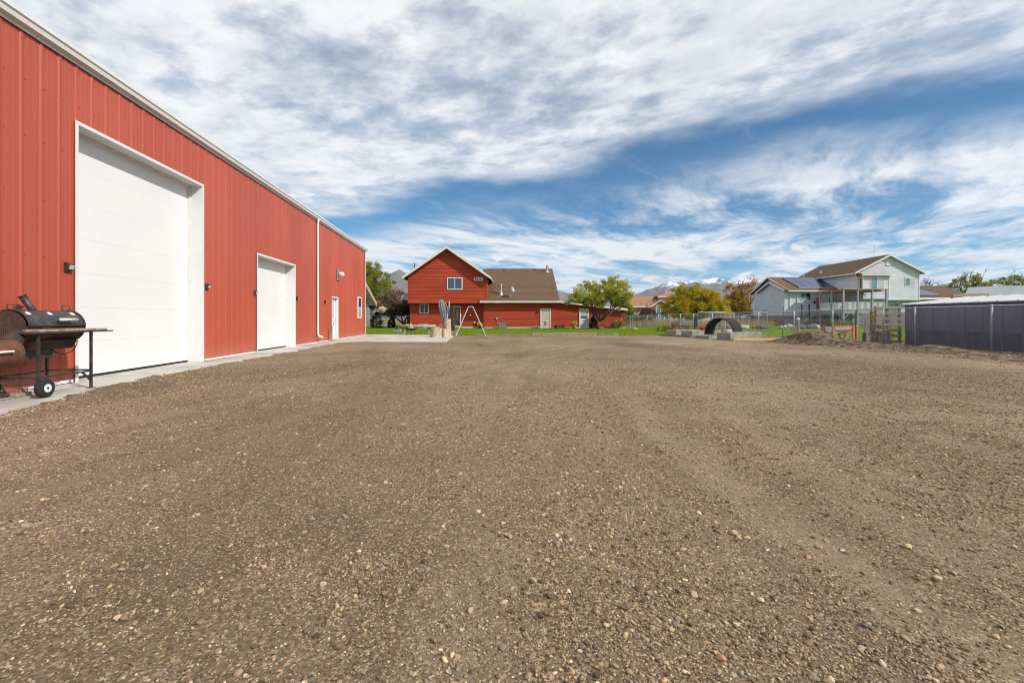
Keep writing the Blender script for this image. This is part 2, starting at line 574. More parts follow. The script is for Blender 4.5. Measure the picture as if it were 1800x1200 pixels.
def np_mesh(name, verts, faces, material, parent=None, cols=None, smooth=False):
    """mesh from numpy arrays; faces is (n,3) or (n,4)"""
    me = bpy.data.meshes.new(name)
    nv, (nf, k) = len(verts), faces.shape
    me.vertices.add(nv)
    me.vertices.foreach_set("co", np.asarray(verts, dtype=np.float32).ravel())
    me.loops.add(nf * k)
    me.loops.foreach_set("vertex_index", np.asarray(faces, dtype=np.int32).ravel())
    me.polygons.add(nf)
    me.polygons.foreach_set("loop_start", np.arange(0, nf * k, k, dtype=np.int32))
    me.polygons.foreach_set("loop_total", np.full(nf, k, dtype=np.int32))
    if smooth:
        me.polygons.foreach_set("use_smooth", np.ones(nf, dtype=bool))
    me.update(calc_edges=True)
    if cols is not None:
        set_col(me, cols)
    me.materials.append(material)
    ob = bpy.data.objects.new(name, me)
    COL.objects.link(ob)
    if parent is not None:
        ob.parent = parent
    return ob


def hash2(ix, iy, seed):
    n = (ix.astype(np.int64) * 374761393 + iy.astype(np.int64) * 668265263 + seed * 1442695041) & 0xFFFFFFFF
    n = ((n ^ (n >> 13)) * 1274126177) & 0xFFFFFFFF
    return ((n ^ (n >> 16)) & 0xFFFFFF) / float(0xFFFFFF)


def vnoise(x, y, seed=0):
    x, y = np.asarray(x, float), np.asarray(y, float)
    ix, iy = np.floor(x), np.floor(y)
    fx, fy = x - ix, y - iy
    fx, fy = fx * fx * (3 - 2 * fx), fy * fy * (3 - 2 * fy)
    a, b = hash2(ix, iy, seed), hash2(ix + 1, iy, seed)
    c, d = hash2(ix, iy + 1, seed), hash2(ix + 1, iy + 1, seed)
    return (a * (1 - fx) + b * fx) * (1 - fy) + (c * (1 - fx) + d * fx) * fy


def fbm(x, y, oct=5, seed=0, ridged=False):
    t, amp, tot = 0.0, 1.0, 0.0
    for i in range(oct):
        n = vnoise(x * 2 ** i, y * 2 ** i, seed + i)
        if ridged:
            n = 1 - np.abs(2 * n - 1)
        t = t + amp * n
        tot += amp
        amp *= 0.5
    return t / tot


def grid(x0, x1, y0, y1, nx, ny):
    xs, ys = np.linspace(x0, x1, nx), np.linspace(y0, y1, ny)
    gx, gy = np.meshgrid(xs, ys)
    i = np.arange(nx * ny).reshape(ny, nx)
    f = np.stack([i[:-1, :-1], i[:-1, 1:], i[1:, 1:], i[1:, :-1]], -1).reshape(-1, 4)
    return gx.ravel(), gy.ravel(), f

# ------------------------------------------------------------------ terrain


ap = [(-3.0, -4.3), (1.0, -4.65), (4.75, -5.30), (6.6, -6.02), (8.5, -6.40), (11.6, -6.58), (14.3, -6.80), (17.2, -7.10), (20.0, -7.42)]
TRACKS = [(lambda y: 2.7 + 0.16 * y - 0.0045 * y * y, 0.7), (lambda y: -4.3 + 0.20 * y + 0.0105 * y * y, 0.9), (lambda y: 0.9 - 0.05 * y + 0.0016 * y * y * y * 0.35, 0.8), (lambda y: 9.6 - 0.62 * y + 0.021 * y * y, 0.5)]


def track_mask(x, y):
    """wheel ruts of vehicles that crossed the yard: 1 in the rut, negative on its loose shoulders"""
    m_ = np.zeros_like(np.asarray(x, float))
    wob = (fbm(x * 0.3, y * 0.3, 3, 211) - 0.5) * 0.5
    for f_, a_ in TRACKS:
        for g_ in (-0.82, 0.82):
            d_ = np.abs(x - f_(y) - g_ + wob)
            rut = np.exp(-(d_ / 0.17) ** 2) * a_
            sh = np.exp(-((d_ - 0.33) / 0.11) ** 2) * 0.55 * a_
            m_ = np.where(rut > np.abs(m_), rut, m_)
            m_ = np.where((sh > np.abs(m_)), -sh, m_)
    return m_ * np.clip(fbm(x * 0.5, y * 0.25, 3, 215) * 2.4 - 0.45, 0.15, 1) * np.clip((24 - y) / 4, 0, 1)


def lot_height(x, y):
    h = (fbm(x * 0.35, y * 0.22, 4, 3) - 0.5) * 0.10 + (fbm(x * 1.6, y * 1.1, 3, 9) - 0.5) * 0.035
    h = h + (fbm(x * 6, y * 6, 3, 17) - 0.5) * 0.016 - 0.014 * track_mask(x, y)
    d = x - np.interp(y, [q[0] for q in ap], [q[1] for q in ap])          # distance from the apron's edge
    near = np.exp(-(np.maximum(d, 0) / 0.55) ** 2) * (y < 20.6)
    lip = 0.034 + (fbm(x * 4, y * 4, 4, 23) - 0.5) * 0.05
    h = h * (1 - near) + lip * near
    h = np.where((d < -0.10) & (y < 20.6), -0.05, h)
    far = np.clip((y - 19.0) / 3.0, 0, 1)
    return h * (1 - 0.75 * far) - 0.005


m_ground = mat("field", (0.105, 0.125, 0.035), 0.95, 0.3, 0.15, 0.3, 3, spec=0.1, col2=(0.25, 0.20, 0.10), detail=8)
g = box(-7000, 7000, -3000, 9000, -0.6, -0.12).build("ground", m_ground)
tag(g, kind="structure")

gx, gy, gf = grid(-9.5, 15.9, -3.0, 30.0, 430, 520)
lot = np_mesh("gravel_lot", np.stack([gx, gy, lot_height(gx, gy)], 1), gf, gravel_mat(), smooth=True, cols=np.repeat((0.5 + 0.5 * track_mask(gx, gy))[:, None], 3, 1))
tag(lot, "brown gravel yard with scattered stones", None, kind="structure")

m_lawn = mat("lawn_soil", (0.085, 0.165, 0.018), 0.95, 0.25, 2.5, 0.6, 40, spec=0.1, col2=(0.17, 0.26, 0.030))


def lawn(name, polys, z):
    mb = MB()
    for p in polys:
        mb.prism([(x, y, z - 0.08) for x, y in p], (0, 0, 0.08))
    return tag(mb.build(name, m_lawn), kind="structure")


LZ = 0.035
lawn("lawn", [[(-24, 30.0), (-3.4, 30.0), (-3.4, 29.15), (9.4, 29.15), (9.4, 28.3), (12.6, 28.3), (12.6, 33.5), (15.2, 36), (15.2, 60), (-24, 60)]], LZ)
lawn("neighbour_lawn", [[(15.75, 22.5), (75, 22.5), (75, 66), (15.75, 66)]], -0.02)


def blades(name, label, n, sampler, h, w, cols, seed, z, sway=0.5):
    r = np.random.default_rng(seed)
    x, y = sampler(r, n)
    n = len(x)
    a = r.uniform(0, 2 * np.pi, n)
    hh = h * r.uniform(0.55, 1.25, n)
    ww = w * r.uniform(0.7, 1.3, n)
    dx, dy = np.cos(a) * ww / 2, np.sin(a) * ww / 2
    lx, ly = r.normal(0, sway, n) * hh * 0.6, r.normal(0, sway, n) * hh * 0.6
    z0 = np.full(n, z)
    V = np.stack([np.stack([x - dx, y - dy, z0], 1), np.stack([x + dx, y + dy, z0], 1), np.stack([x + lx, y + ly, z0 + hh], 1)], 1).reshape(-1, 3)
    F = np.arange(3 * n).reshape(-1, 3)
    c = np.asarray(cols)[r.integers(0, len(cols), n)] * r.uniform(0.75, 1.25, (n, 1))
    ob = np_mesh(name, V, F, leaf_mat("grass_blade", 0.45), cols=np.repeat(c, 3, 0))
    return tag(ob, label, "grass", kind="stuff")


def rect(x0, x1, y0, y1):
    def f(r, n):
        return r.uniform(x0, x1, n), r.uniform(y0, y1, n)
    return f


def lawn_pts(r, n):
    x, y = r.uniform(-20, 15.1, n), r.uniform(28.4, 46.4, n)
    ok = ~((x < 9.4) & (y < 29.2)) & ~((x < -3.3) & (y < 30.1)) & ~((x > 12.6) & (y < 35))
    return x[ok], y[ok]


G1 = [(0.19, 0.30, 0.022), (0.25, 0.36, 0.03), (0.30, 0.37, 0.045), (0.15, 0.24, 0.02)]
blades("lawn_grass", "mown bright green lawn in front of the red house", 150000, lawn_pts, 0.065, 0.022, G1, 5, LZ)
blades("neighbour_grass", "mown green lawn beyond the chain link fence", 60000, rect(15.9, 60, 22.6, 66), 0.07, 0.035, G1, 6, -0.02)
DRY = [(0.46, 0.33, 0.14), (0.38, 0.27, 0.11), (0.50, 0.38, 0.19), (0.30, 0.24, 0.09)]
blades("dry_grass", "tall straw coloured grass behind the fence near the tan house", 16000, rect(17, 42, 68, 84), 0.95, 0.06, DRY, 8, -0.12, 0.35)
blades("rust_grass", "rusty dry weeds beside the pale grey house", 4000, rect(35, 42.0, 70, 76), 1.1, 0.06, [(0.36, 0.18, 0.07), (0.30, 0.15, 0.06)], 9, -0.12, 0.35)
blades("garden_weeds", "low weedy garden strip along the fence by the lawn", 5000, rect(11.5, 15.2, 29.0, 35.5), 0.22, 0.03,
       [(0.10, 0.16, 0.03), (0.16, 0.19, 0.05), (0.26, 0.20, 0.08)], 10, 0.0, 0.6)
tag(box(11.0, 15.3, 28.2, 35.8, -0.06, 0.02).build("garden_bed_soil", soil), kind="structure")

# mountains: two ranges far across the valley
prof = np.array([(-200, 530), (300, 525), (560, 518), (640, 503), (684, 488), (692, 482), (700, 479), (708, 480), (718, 483), (760, 497), (850, 509), (985, 515), (1050, 520),
                 (1105, 522), (1130, 515), (1158, 503), (1170, 501), (1198, 497), (1222, 500), (1238, 495), (1255, 493), (1290, 495), (1325, 492),
                 (1350, 499), (1400, 504), (1500, 513), (1650, 526), (1800, 522), (2200, 525)], float)
tanaz = (prof[:, 0] - 900) / 800.0
elev = (560 - prof[:, 1]) / 800.0
MY = 5200.0
gx, gy, gf = grid(-1.45, 1.5, 0.0, 1.0, 620, 90)       # (bearing, depth) grid laid out over the valley's far side
dist = MY - 1500 + gy * 2100
X = gx * MY * (0.85 + 0.15 * dist / MY)
bear = X / MY
top = np.interp(bear, tanaz, elev) * MY
ridge = fbm(X / 420.0, dist / 420.0, 6, 40, True)
slope = np.clip(gy / 0.72, 0, 1)
back = np.clip((gy - 0.72) / 0.28, 0, 1)
Z = top * (slope ** 1.15) * (0.60 + 0.52 * ridge * (1 - 0.25 * slope)) * (1 - 0.35 * back)
Z = Z + (fbm(X / 190.0 + 5, dist / 330.0, 5, 66, True) - 0.5) * 190 * slope * (1 - 0.55 * slope) + fbm(X / 60.0, dist / 60.0, 4, 60, True) * 26 * slope - 8
Zc = Z.reshape(90, 620)
colmax = Zc.max(0)
kern = np.ones(9) / 9
colmax = np.convolve(np.pad(colmax, 4, "edge"), kern, "valid")
want = np.interp(gx[:620] * 1.0, tanaz, elev) * MY * 1.04
Z = (Zc * (want / np.maximum(colmax, 1))[None, :]).ravel()
snow_line = np.where(bear > 0.2, 375.0, 640.0)
snow = np.clip((Z + (fbm(X / 90, dist / 90, 5, 77) - 0.5) * 300 - snow_line) / 45, 0, 1)
brown = fbm(X / 200, dist / 200, 5, 88)[:, None]
colr = np.array([0.070, 0.060, 0.055]) * (1 - brown) + np.array([0.215, 0.150, 0.110]) * brown
colr = colr * (1 - snow[:, None]) + np.array([0.80, 0.80, 0.80]) * snow[:, None]
mt = np_mesh("mountains", np.stack([X, dist, Z], 1), gf, attr_mat("mountain_rock", rough=0.95), cols=colr, smooth=False)
tag(mt, kind="structure")

# ------------------------------------------------------------------ concrete
pav = struct("concrete_pavement")


def slab(poly, z=0.028, name="slab", material=None, parent=None, th=0.12):
    mb = MB().prism([(x, y, z - th) for x, y in poly], (0, 0, th))
    return mb.build(name, material or concrete, parent or pav, bevel=0.008)


def wall_x(y):
    return -9.04 + math.tan(R(5.5)) * (28.0 - y)


def edge_x(y):
    return float(np.interp(y, [a[0] for a in ap], [a[1] for a in ap]))


ys = [-3.0, 0.4, 3.6, 6.9, 10.2, 13.5, 16.8, 20.0]
for a, b in zip(ys[:-1], ys[1:]):
    a, b = a + 0.006, b - 0.006
    mids = [q for q, _ in ap if a < q < b]
    slab([(wall_x(a) - 0.35, a), (edge_x(a), a)] + [(edge_x(q), q) for q in mids] + [(edge_x(b), b), (wall_x(b) - 0.35, b)])
px = [-16.0, -12.4, -9.2, -6.1]
rx0, rx1 = -2.95, -3.65
for y0, y1 in ((20.006, 24.6), (24.612, 29.6)):
    xs_l = wall_x(y0) - 0.35, wall_x(y1) - 0.35
    f = lambda y: rx0 + (rx1 - rx0) * (y - 20.4) / 9.0
    y0c = y0 if y0 > 21 else 20.4
    slab([(xs_l[0], y0), (-7.45, y0), (-6.9, y0c + 0.05), (-6.1, y0c), (-6.1, y1), (xs_l[1], y1)])
    slab([(-6.088, y0c), (f(y0c), y0c), (f(y1), y1), (-6.088, y1)])
slab([(-16.0, 28.05), (wall_x(28.0) - 0.36, 28.05), (wall_x(28) - 0.36, 31.2), (-16, 31.2)])
slab([(wall_x(28.0) - 0.345, 29.61), (-6.6, 29.61), (-6.6, 30.05), (-8.0, 31.2), (wall_x(28) - 0.345, 31.2)], 0.026)

# ------------------------------------------------------------------ red metal barn
AX = thing("metal_barn", "long red ribbed metal barn with two white roll-up doors", "barn", (-9.04, 28.0, 0.028), R(-84.5))
BH = 5.27
LEN = 34.0
OPEN = [(5.93, 6.93, 2.02), (11.45, 14.42, 2.95), (17.25, 20.74, 4.17)]    # door openings along the wall: from, to, top
RIB = 0.3048


def rib_profile(t0, t1):
    pts = []
    k = math.floor(t0 / RIB) - 1
    while k * RIB < t1 + RIB:
        c = k * RIB
        pts += [(c - 0.036, 0.0), (c - 0.015, 0.013), (c + 0.015, 0.013), (c + 0.036, 0.0)]
        for q in (0.10, 0.2):
            pts += [(c + q - 0.014, 0.0), (c + q - 0.005, 0.0025), (c + q + 0.005, 0.0025), (c + q + 0.014, 0.0)]
        k += 1
    xs = np.array([p[0] for p in pts])
    zs = np.array([p[1] for p in pts])
    sel = [(x, z) for x, z in pts if t0 < x < t1]
    return [(t0, float(np.interp(t0, xs, zs)))] + sel + [(t1, float(np.interp(t1, xs, zs)))]


def rib_panel(t0, t1, z0, z1, parent, material, name="wall_panel", lift=0.0):
    p = rib_profile(t0, t1)
    n = len(p)
    vs = [(x, y + lift * (i / n), z0) for i, (x, y) in enumerate(p)] + [(x, y + lift * (i / n), z1) for i, (x, y) in enumerate(p)]
    fs = [(i + 1, i, i + n, i + n + 1) for i in range(n - 1)]
    # returned rear skin gives the sheet its thickness
    vs += [(p[0][0], -0.02, z0), (p[-1][0], -0.02, z0), (p[0][0], -0.02, z1), (p[-1][0], -0.02, z1)]
    fs += [(0, 2 * n, 2 * n + 2, n), (n - 1, 2 * n - 1, 2 * n + 3, 2 * n + 1), (2 * n, 2 * n + 1, 2 * n + 3, 2 * n + 2)]
    return MB().add(vs, fs).build(name, material, parent, fix=False)


PW = 0.9144
k = 0
cuts = sorted({0.05, LEN} | {round(i * PW, 4) for i in range(1, int(LEN / PW) + 1)} | {o[0] for o in OPEN} | {o[1] for o in OPEN})
for a, b in zip(cuts[:-1], cuts[1:]):
    if b - a < 0.03:
        continue
    mid = (a + b) / 2
    z0 = 0.06
    for o in OPEN:
        if o[0] < mid < o[1]:
            z0 = o[2] + 0.03
    rib_panel(a, b - 0.002, z0, BH, AX, barn_red, lift=0.003)
# wall core behind the sheets, open at the doors
mb = MB()
edges = [0.02] + [q for o in OPEN for q in (o[0], o[1])] + [LEN]
for a, b in zip(edges[::2], edges[1::2]):
    mb.box(a, b, -0.34, -0.025, 0.0, BH)
for o in OPEN:
    mb.box(o[0], o[1], -0.34, -0.025, o[2], BH)
mb.box(LEN - 0.3, LEN - 0.01, -14.0, -0.35, 0, BH)
mb.box(0.02, 0.3, -14.0, -0.35, 0, BH)
mb.box(0.31, LEN - 0.31, -14.0, -13.7, 0, BH)
mb.prism([(0.02, -14, BH), (0.02, -0.1, BH), (0.02, -7, BH + 2.2)], (0.28, 0, 0))
mb.prism([(LEN - 0.3, -14, BH), (LEN - 0.3, -0.1, BH), (LEN - 0.3, -7, BH + 2.2)], (0.28, 0, 0))
mb.build("wall_core", barn_red, AX)
box(0.31, LEN - 0.31, -13.7, -0.35, -0.02, 0.01).build("floor", concrete_old, AX)
# roof
mb = MB()
mb.prism([(-0.12, 0.06, BH + 0.03), (-0.12, -7.0, BH + 2.25), (-0.12, -7.0, BH + 2.32), (-0.12, 0.06, BH + 0.10)], (LEN + 0.24, 0, 0))
mb.prism([(-0.12, -7.0, BH + 2.25), (-0.12, -14.1, BH + 0.03), (-0.12, -14.1, BH + 0.10), (-0.12, -7.0, BH + 2.32)], (LEN + 0.24, 0, 0))
mb.build("roof", roof_white, AX)
# box gutter with a lip and a white eave strip
gp = [(0.03, BH - 0.10), (0.11, BH - 0.10), (0.125, BH - 0.04), (0.15, BH - 0.015), (0.15, BH + 0.045), (0.138, BH + 0.045), (0.138, BH - 0.005), (0.113, BH - 0.03),
      (0.10, BH - 0.088), (0.042, BH - 0.088), (0.042, BH + 0.045), (0.03, BH + 0.045)]
MB().prism([(-0.12, y, z) for y, z in gp], (LEN + 0.24, 0, 0)).build("gutter", white_paint, AX)
box(-0.02, LEN, 0.026, 0.0295, BH - 0.16, BH - 0.06).build("eave_trim", white_paint, AX)
# downspout with a kicked-out foot
MB().tube([(9.07, 0.095, BH - 0.09), (9.07, 0.095, BH - 0.16), (9.07, 0.075, BH - 0.30), (9.07, 0.075, 0.42), (9.05, 0.10, 0.30), (8.98, 0.26, 0.235)], 0.045, 8).build("downspout", white_paint, AX, smooth=True)
# corner and base trim
mb = MB()
mb.box(-0.012, 0.11, 0.027, 0.035, 0.0, BH - 0.1)
mb.box(-0.02, -0.012, -0.10, 0.035, 0.0, BH - 0.1)
mb.build("corner_trim", white_paint, AX)
edges2 = [0.115] + [q for o in OPEN for q in (o[0] - 0.085, o[1] + 0.085)] + [LEN]
for a, b in zip(edges2[::2], edges2[1::2]):
    mb = MB().box(a, b, -0.015, 0.034, 0.012, 0.056)
    mb.build("base_trim", white_paint, AX)
# screw heads in rows on the sheets
sv = MB()
for zrow in (0.35, 1.10, 1.95, 2.8, 3.65, 4.45, 5.05):
    t = 0.25
    while t < LEN - 0.3:
        inside = any(o[0] - 0.12 < t < o[1] + 0.12 and zrow < o[2] + 0.12 for o in OPEN)
        if t > 6 and not inside:
            sv.prism([(t + 0.012 * math.cos(q), 0.0015, zrow + 0.012 * math.sin(q)) for q in (0, 1.57, 3.14, 4.71)], (0, 0.008, 0))
        t += RIB
tag(sv.build("screw_heads", barn_red, AX, fix=False), kind="stuff")


def door_frame(o, depth, parent):
    """white lining of an opening: two jambs, head and a face trim that stands proud of the sheets"""
    t0, t1, zt = o
    j = 0.012
    mb = MB()
    mb.box(t0, t0 + j, -depth, 0.035, 0, zt)
    mb.box(t1 - j, t1, -depth, 0.035, 0, zt)
    mb.box(t0 + j, t1 - j, -depth, 0.035, zt - j, zt)
    mb.box(t0 - 0.045, t0 - 0.001, 0.0255, 0.035, 0, zt + 0.045)
    mb.box(t1 + 0.001, t1 + 0.045, 0.0255, 0.035, 0, zt + 0.045)
    mb.box(t0 - 0.001, t1 + 0.001, 0.0255, 0.035, zt + 0.001, zt + 0.045)
    return mb.build("door_frame", white_paint, parent)


for idx, o in enumerate(OPEN[1:]):
    fr = door_frame(o, 0.335, AX)
    n = 5 if idx == 0 else 7
    dr = MB().box(o[0] + 0.05, o[1] - 0.05, -0.335, -0.325, 0.02, o[2] - 0.02).build("overhead_door", white_paint, AX)
    hh = (o[2] - 0.05) / n
    for q in range(n):
        z0 = 0.045 + q * hh
        mbp = MB().box(o[0] + 0.02, o[1] - 0.02, -0.324, -0.285, z0, z0 + hh - 0.0012)
        mbp.build("door_section", door_white, dr, bevel=0.0)
    MB().box(o[0] + 0.02, o[1] - 0.02, -0.325, -0.282, 0.002, 0.043).build("bottom_seal", rubber, dr)
    # stop moulding down the far jamb and across the head
    mbs = MB()
    mbs.box(o[0] + 0.0125, o[0] + 0.05, -0.284, -0.235, 0.0, o[2] - 0.06)
    mbs.box(o[1] - 0.05, o[1] - 0.0125, -0.284, -0.235, 0.0, o[2] - 0.06)
    mbs.box(o[0] + 0.0125, o[1] - 0.0125, -0.284, -0.235, o[2] - 0.058, o[2] - 0.0125)
    mbs.build("door_stop", stop_white, fr)

# entry door with a six-light window
o = OPEN[0]
fr = door_frame(o, 0.2, AX)
dd = MB().box(o[0] + 0.04, o[1] - 0.04, -0.15, -0.11, 0.03, o[2] - 0.03).build("entry_door", door_white, AX)
for i in range(2):
    for q in range(3):
        x0 = o[0] + 0.22 + i * 0.29
        z0 = 1.02 + q * 0.28
        box(x0, x0 + 0.26, -0.109, -0.104, z0, z0 + 0.25).build("pane", pane_curtain, dd)
mb = MB()
for zc in (0.985, 1.285, 1.565, 1.86):
    mb.box(o[0] + 0.19, o[1] - 0.19, -0.1095, -0.098, zc - 0.012, zc + 0.012)
mb.build("window_bars", door_white, dd)
box(o[0] + 0.08, o[0] + 0.16, -0.109, -0.06, 0.92, 0.96).build("handle", galv, dd)
box(o[0] - 0.02, o[1] + 0.02, -0.2, 0.06, 0.0, 0.022).build("threshold", timber_grey, fr)
# tall sash window near the far corner
wf = MB()
for a in ((1.06, 1.13, 1.05, 2.29), (1.87, 1.94, 1.05, 2.29), (1.13, 1.87, 1.05, 1.12), (1.13, 1.87, 2.22, 2.29), (1.13, 1.87, 1.645, 1.695)):
    wf.box(a[0], a[1], -0.02, 0.05, a[2], a[3])
wf = wf.build("window", white_paint, AX)
box(1.13, 1.87, 0.026, 0.0285, 1.12, 1.645).build("pane", pane_curtain, wf)
box(1.13, 1.87, 0.026, 0.0285, 1.695, 2.22).build("pane", pane_glass, wf)
# wall lamps beside the doors
for (t, z) in ((20.92, 1.83), (17.08, 1.79), (14.60, 1.78), (11.26, 1.76), (7.93, 1.75)):
    lp = MB().prism([(t - 0.05, 0.016, z - 0.075), (t - 0.05, 0.075, z - 0.03), (t - 0.05, 0.09, z + 0.04), (t - 0.05, 0.06, z + 0.075), (t - 0.05, 0.016, z + 0.075)], (0.10, 0, 0)).build("wall_lamp", dark_steel, AX)
    MB().prism([(t - 0.042, 0.077, z - 0.028), (t - 0.042, 0.0935, z + 0.036), (t - 0.042, 0.099, z + 0.034), (t - 0.042, 0.082, z - 0.031)], (0.084, 0, 0)).build("lens", lens_glass, lp)
# flood lamp plate above the entry door
fl = box(5.78, 6.16, 0.026, 0.06, 2.88, 3.42).build("lamp_plate", galv, AX)
MB().lathe([(0.03, 0.0), (0.05, 0.03), (0.11, 0.06), (0.13, 0.13), (0.10, 0.24), (0.05, 0.27)], 12).build("flood_lamp", trim_cream, fl, smooth=True)
fl.children[0].location = (5.97, 0.06, 3.14)
fl.children[0].rotation_euler = (R(-80), 0, R(0))
# post with a hose loop in front of the wall
hp = thing("hydrant_post", "thin grey post with a dark wire loop beside the barn entry door", "post", (-8.14, 20.52, 0.028))
box(-0.035, 0.035, -0.035, 0.035, 0, 0.70).build("post", timber_grey, hp)
MB().tube([(0.11 * math.sin(a) - 0.01, 0.0, 0.79 + 0.12 * -math.cos(a)) for a in np.linspace(0.3, 2 * math.pi - 0.3, 14)], 0.007, 5).build("wire_loop", dark_steel, hp)

# porch at the far end of the barn
PO = thing("barn_porch", "lean-to porch with timber post at the far end of the barn", "porch", (-9.04, 28.0, 0.0), R(5.5))
MB().prism([(0.0, 0.02, 3.20), (0.0, 3.45, 2.02), (0.0, 3.45, 2.15), (0.0, 0.02, 3.33)], (-9.0, 0, 0)).build("roof", roof_grey, PO)
MB().prism([(0.03, 0.02, 3.06), (0.03, 3.5, 1.88), (0.03, 3.5, 2.06), (0.03, 0.02, 3.24)], (-0.04, 0, 0)).build("rake_board", pine, PO)
MB().prism([(0.045, 0.02, 3.245), (0.045, 3.52, 2.062), (0.045, 3.52, 2.12), (0.045, 0.02, 3.31)], (-0.06, 0, 0)).build("rake_trim", white_paint, PO)
MB().prism([(-0.62, 0.1, 2.2), (-0.62, 3.0, 2.17), (-0.62, 0.1, 3.14)], (-0.03, 0, 0)).build("gable_panel", sage, PO)
box(-9, -0.55, 2.78, 3.0, 1.98, 2.16).build("beam", pine, PO)
box(-0.72, -0.52, 0.2, 3.2, 2.02, 2.175).build("side_beam", pine, PO)
for x in (-0.72, -4.5, -8.5):
    ps = box(x - 0.09, x + 0.09, 2.80, 2.98, 0.05, 1.98).build("post", pine, PO)
    box(x - 0.10, x + 0.10, 2.785, 2.995, 0.045, 0.36).build("post_base", rust_dark, ps)
box(-8.8, -0.1, 3.51, 3.6, 1.98, 2.10).build("porch_gutter", white_paint, PO)
hb = thing("hanging_basket", "hanging flower basket with white and yellow blooms under the porch eave", "basket", (-9.0, 31.55, 0))

# ------------------------------------------------------------------ siding, windows, doors


class Wall:
    """a wall plane: origin, unit direction along it, outward normal"""
    def __init__(self, o, d, n):
        self.o, self.d, self.n = Vector(o), Vector(d), Vector(n)

    def p(self, x, z, out=0.0):
        return self.o + self.d * x + self.n * out + Vector((0, 0, z))

    def slab(self, mb, x0, x1, z0, z1, o0, o1):
        return mb.prism([self.p(x0, z0, o0), self.p(x1, z0, o0), self.p(x1, z1, o0), self.p(x0, z1, o0)], self.n * (o1 - o0))


def siding(wall, parent, material, z0, z1, left, right, course=0.28, name="siding_board", lap=0.027):
    """lap boards; left(z) and right(z) give the board ends so gables can be cut"""
    z = z0
    while z < z1 - 0.03:
        zt = min(z + course, z1)
        a0, b0, a1, b1 = left(z), right(z), left(zt), right(zt)
        if b1 - a1 < 0.02:
            a1 = b1 = (a1 + b1) / 2
            a1 -= 0.01
            b1 += 0.01
        if b0 - a0 > 0.05:
            P = [wall.p(a0, z, 0), wall.p(b0, z, 0), wall.p(b1, zt, 0), wall.p(a1, zt, 0), wall.p(a0, z, lap), wall.p(b0, z, lap), wall.p(b1, zt, 0.004), wall.p(a1, zt, 0.004)]
            MB().add(P, [(0, 1, 2, 3), (4, 7, 6, 5), (0, 4, 5, 1), (1, 5, 6, 2), (2, 6, 7, 3), (3, 7, 4, 0)]).build(name, material, parent)
        z = zt


def window(wall, parent, x0, z0, w, h, panes=2, frame=0.07, mats=None, horiz=False, fm=None):
    mb = MB()
    wall.slab(mb, x0, x0 + frame, z0, z0 + h, 0.0, 0.075)
    wall.slab(mb, x0 + w - frame, x0 + w, z0, z0 + h, 0.0, 0.075)
    wall.slab(mb, x0 + frame, x0 + w - frame, z0, z0 + frame, 0.0, 0.075)
    wall.slab(mb, x0 + frame, x0 + w - frame, z0 + h - frame, z0 + h, 0.0, 0.075)
    iw = (w - 2 * frame)
    ih = (h - 2 * frame)
    bar = frame * 0.6
    for i in range(1, panes):
        if horiz:
            zc = z0 + frame + ih * i / panes
            wall.slab(mb, x0 + frame, x0 + w - frame, zc - bar / 2, zc + bar / 2, 0.001, 0.07)
        else:
            xc = x0 + frame + iw * i / panes
            wall.slab(mb, xc - bar / 2, xc + bar / 2, z0 + frame, z0 + h - frame, 0.001, 0.07)
    wn = mb.build("window", fm or white_paint, parent)
    for i in range(panes):
        m_ = (mats or [pane_glass])[i % len(mats or [1])]
        if horiz:
            a, b = z0 + frame + ih * i / panes + bar / 2 * (i > 0), z0 + frame + ih * (i + 1) / panes - bar / 2 * (i < panes - 1)
            wall.slab(MB(), x0 + frame, x0 + w - frame, a, b, 0.040, 0.046).build("pane", m_, wn)
        else:
            a, b = x0 + frame + iw * i / panes + bar / 2 * (i > 0), x0 + frame + iw * (i + 1) / panes - bar / 2 * (i < panes - 1)
            wall.slab(MB(), a, b, z0 + frame, z0 + h - frame, 0.040, 0.046).build("pane", m_, wn)
    return wn


def const(c):
    return lambda z: c

# ------------------------------------------------------------------ red house
FY = 46.5
HS = thing("red_house", "two storey red lap sided house with brown shingle roof", "house", (0, 0, 0))
XL, XR, XP = -10.65, -2.56, -6.60
U0, UE, UP = 2.78, 5.42, 8.22
up = Wall((0, FY, 0), (1, 0, 0), (0, -1, 0))
sl = (UP - UE) / (XP - XL)
siding(up, HS, house_red, U0, UP - 0.12, lambda z: XL if z < UE else XL + (z - UE) / sl, lambda z: XR if z < UE else XR - (z - UE) / sl)
LOWY = FY + 0.75
lo = Wall((0, LOWY, 0), (1, 0, 0), (0, -1, 0))
siding(lo, HS, house_red, 0.22, U0 - 0.02, const(XL + 0.05), const(-2.9))
mb = MB()
mb.box(XL, XR, FY + 0.002, 56.0, U0, UE)
mb.prism([(XL, FY + 0.002, UE), (XR, FY + 0.002, UE), (XP, FY + 0.002, UP)], (0, 9.4, 0))
mb.box(XL + 0.05, -2.9, LOWY + 0.002, 56.0, 0.0, U0)
mb.build("wall_core", house_red, HS)
box(XL - 0.0, XL + 0.10, FY - 0.046, FY - 0.039, U0, UE).build("corner_board", house_red, HS)
box(XR - 0.10, XR, FY - 0.046, FY - 0.039, U0, UE).build("corner_board", house_red, HS)
box(XL, XR, FY - 0.047, FY - 0.0395, U0 - 0.16, U0 - 0.001).build("corner_board", house_red, HS)
box(XL + 0.05, -2.9, LOWY - 0.03, LOWY - 0.001, 0.0, 0.22).build("foundation", concrete, HS)
# gable roof of the tall part
OV = 0.62
ex = 0.42


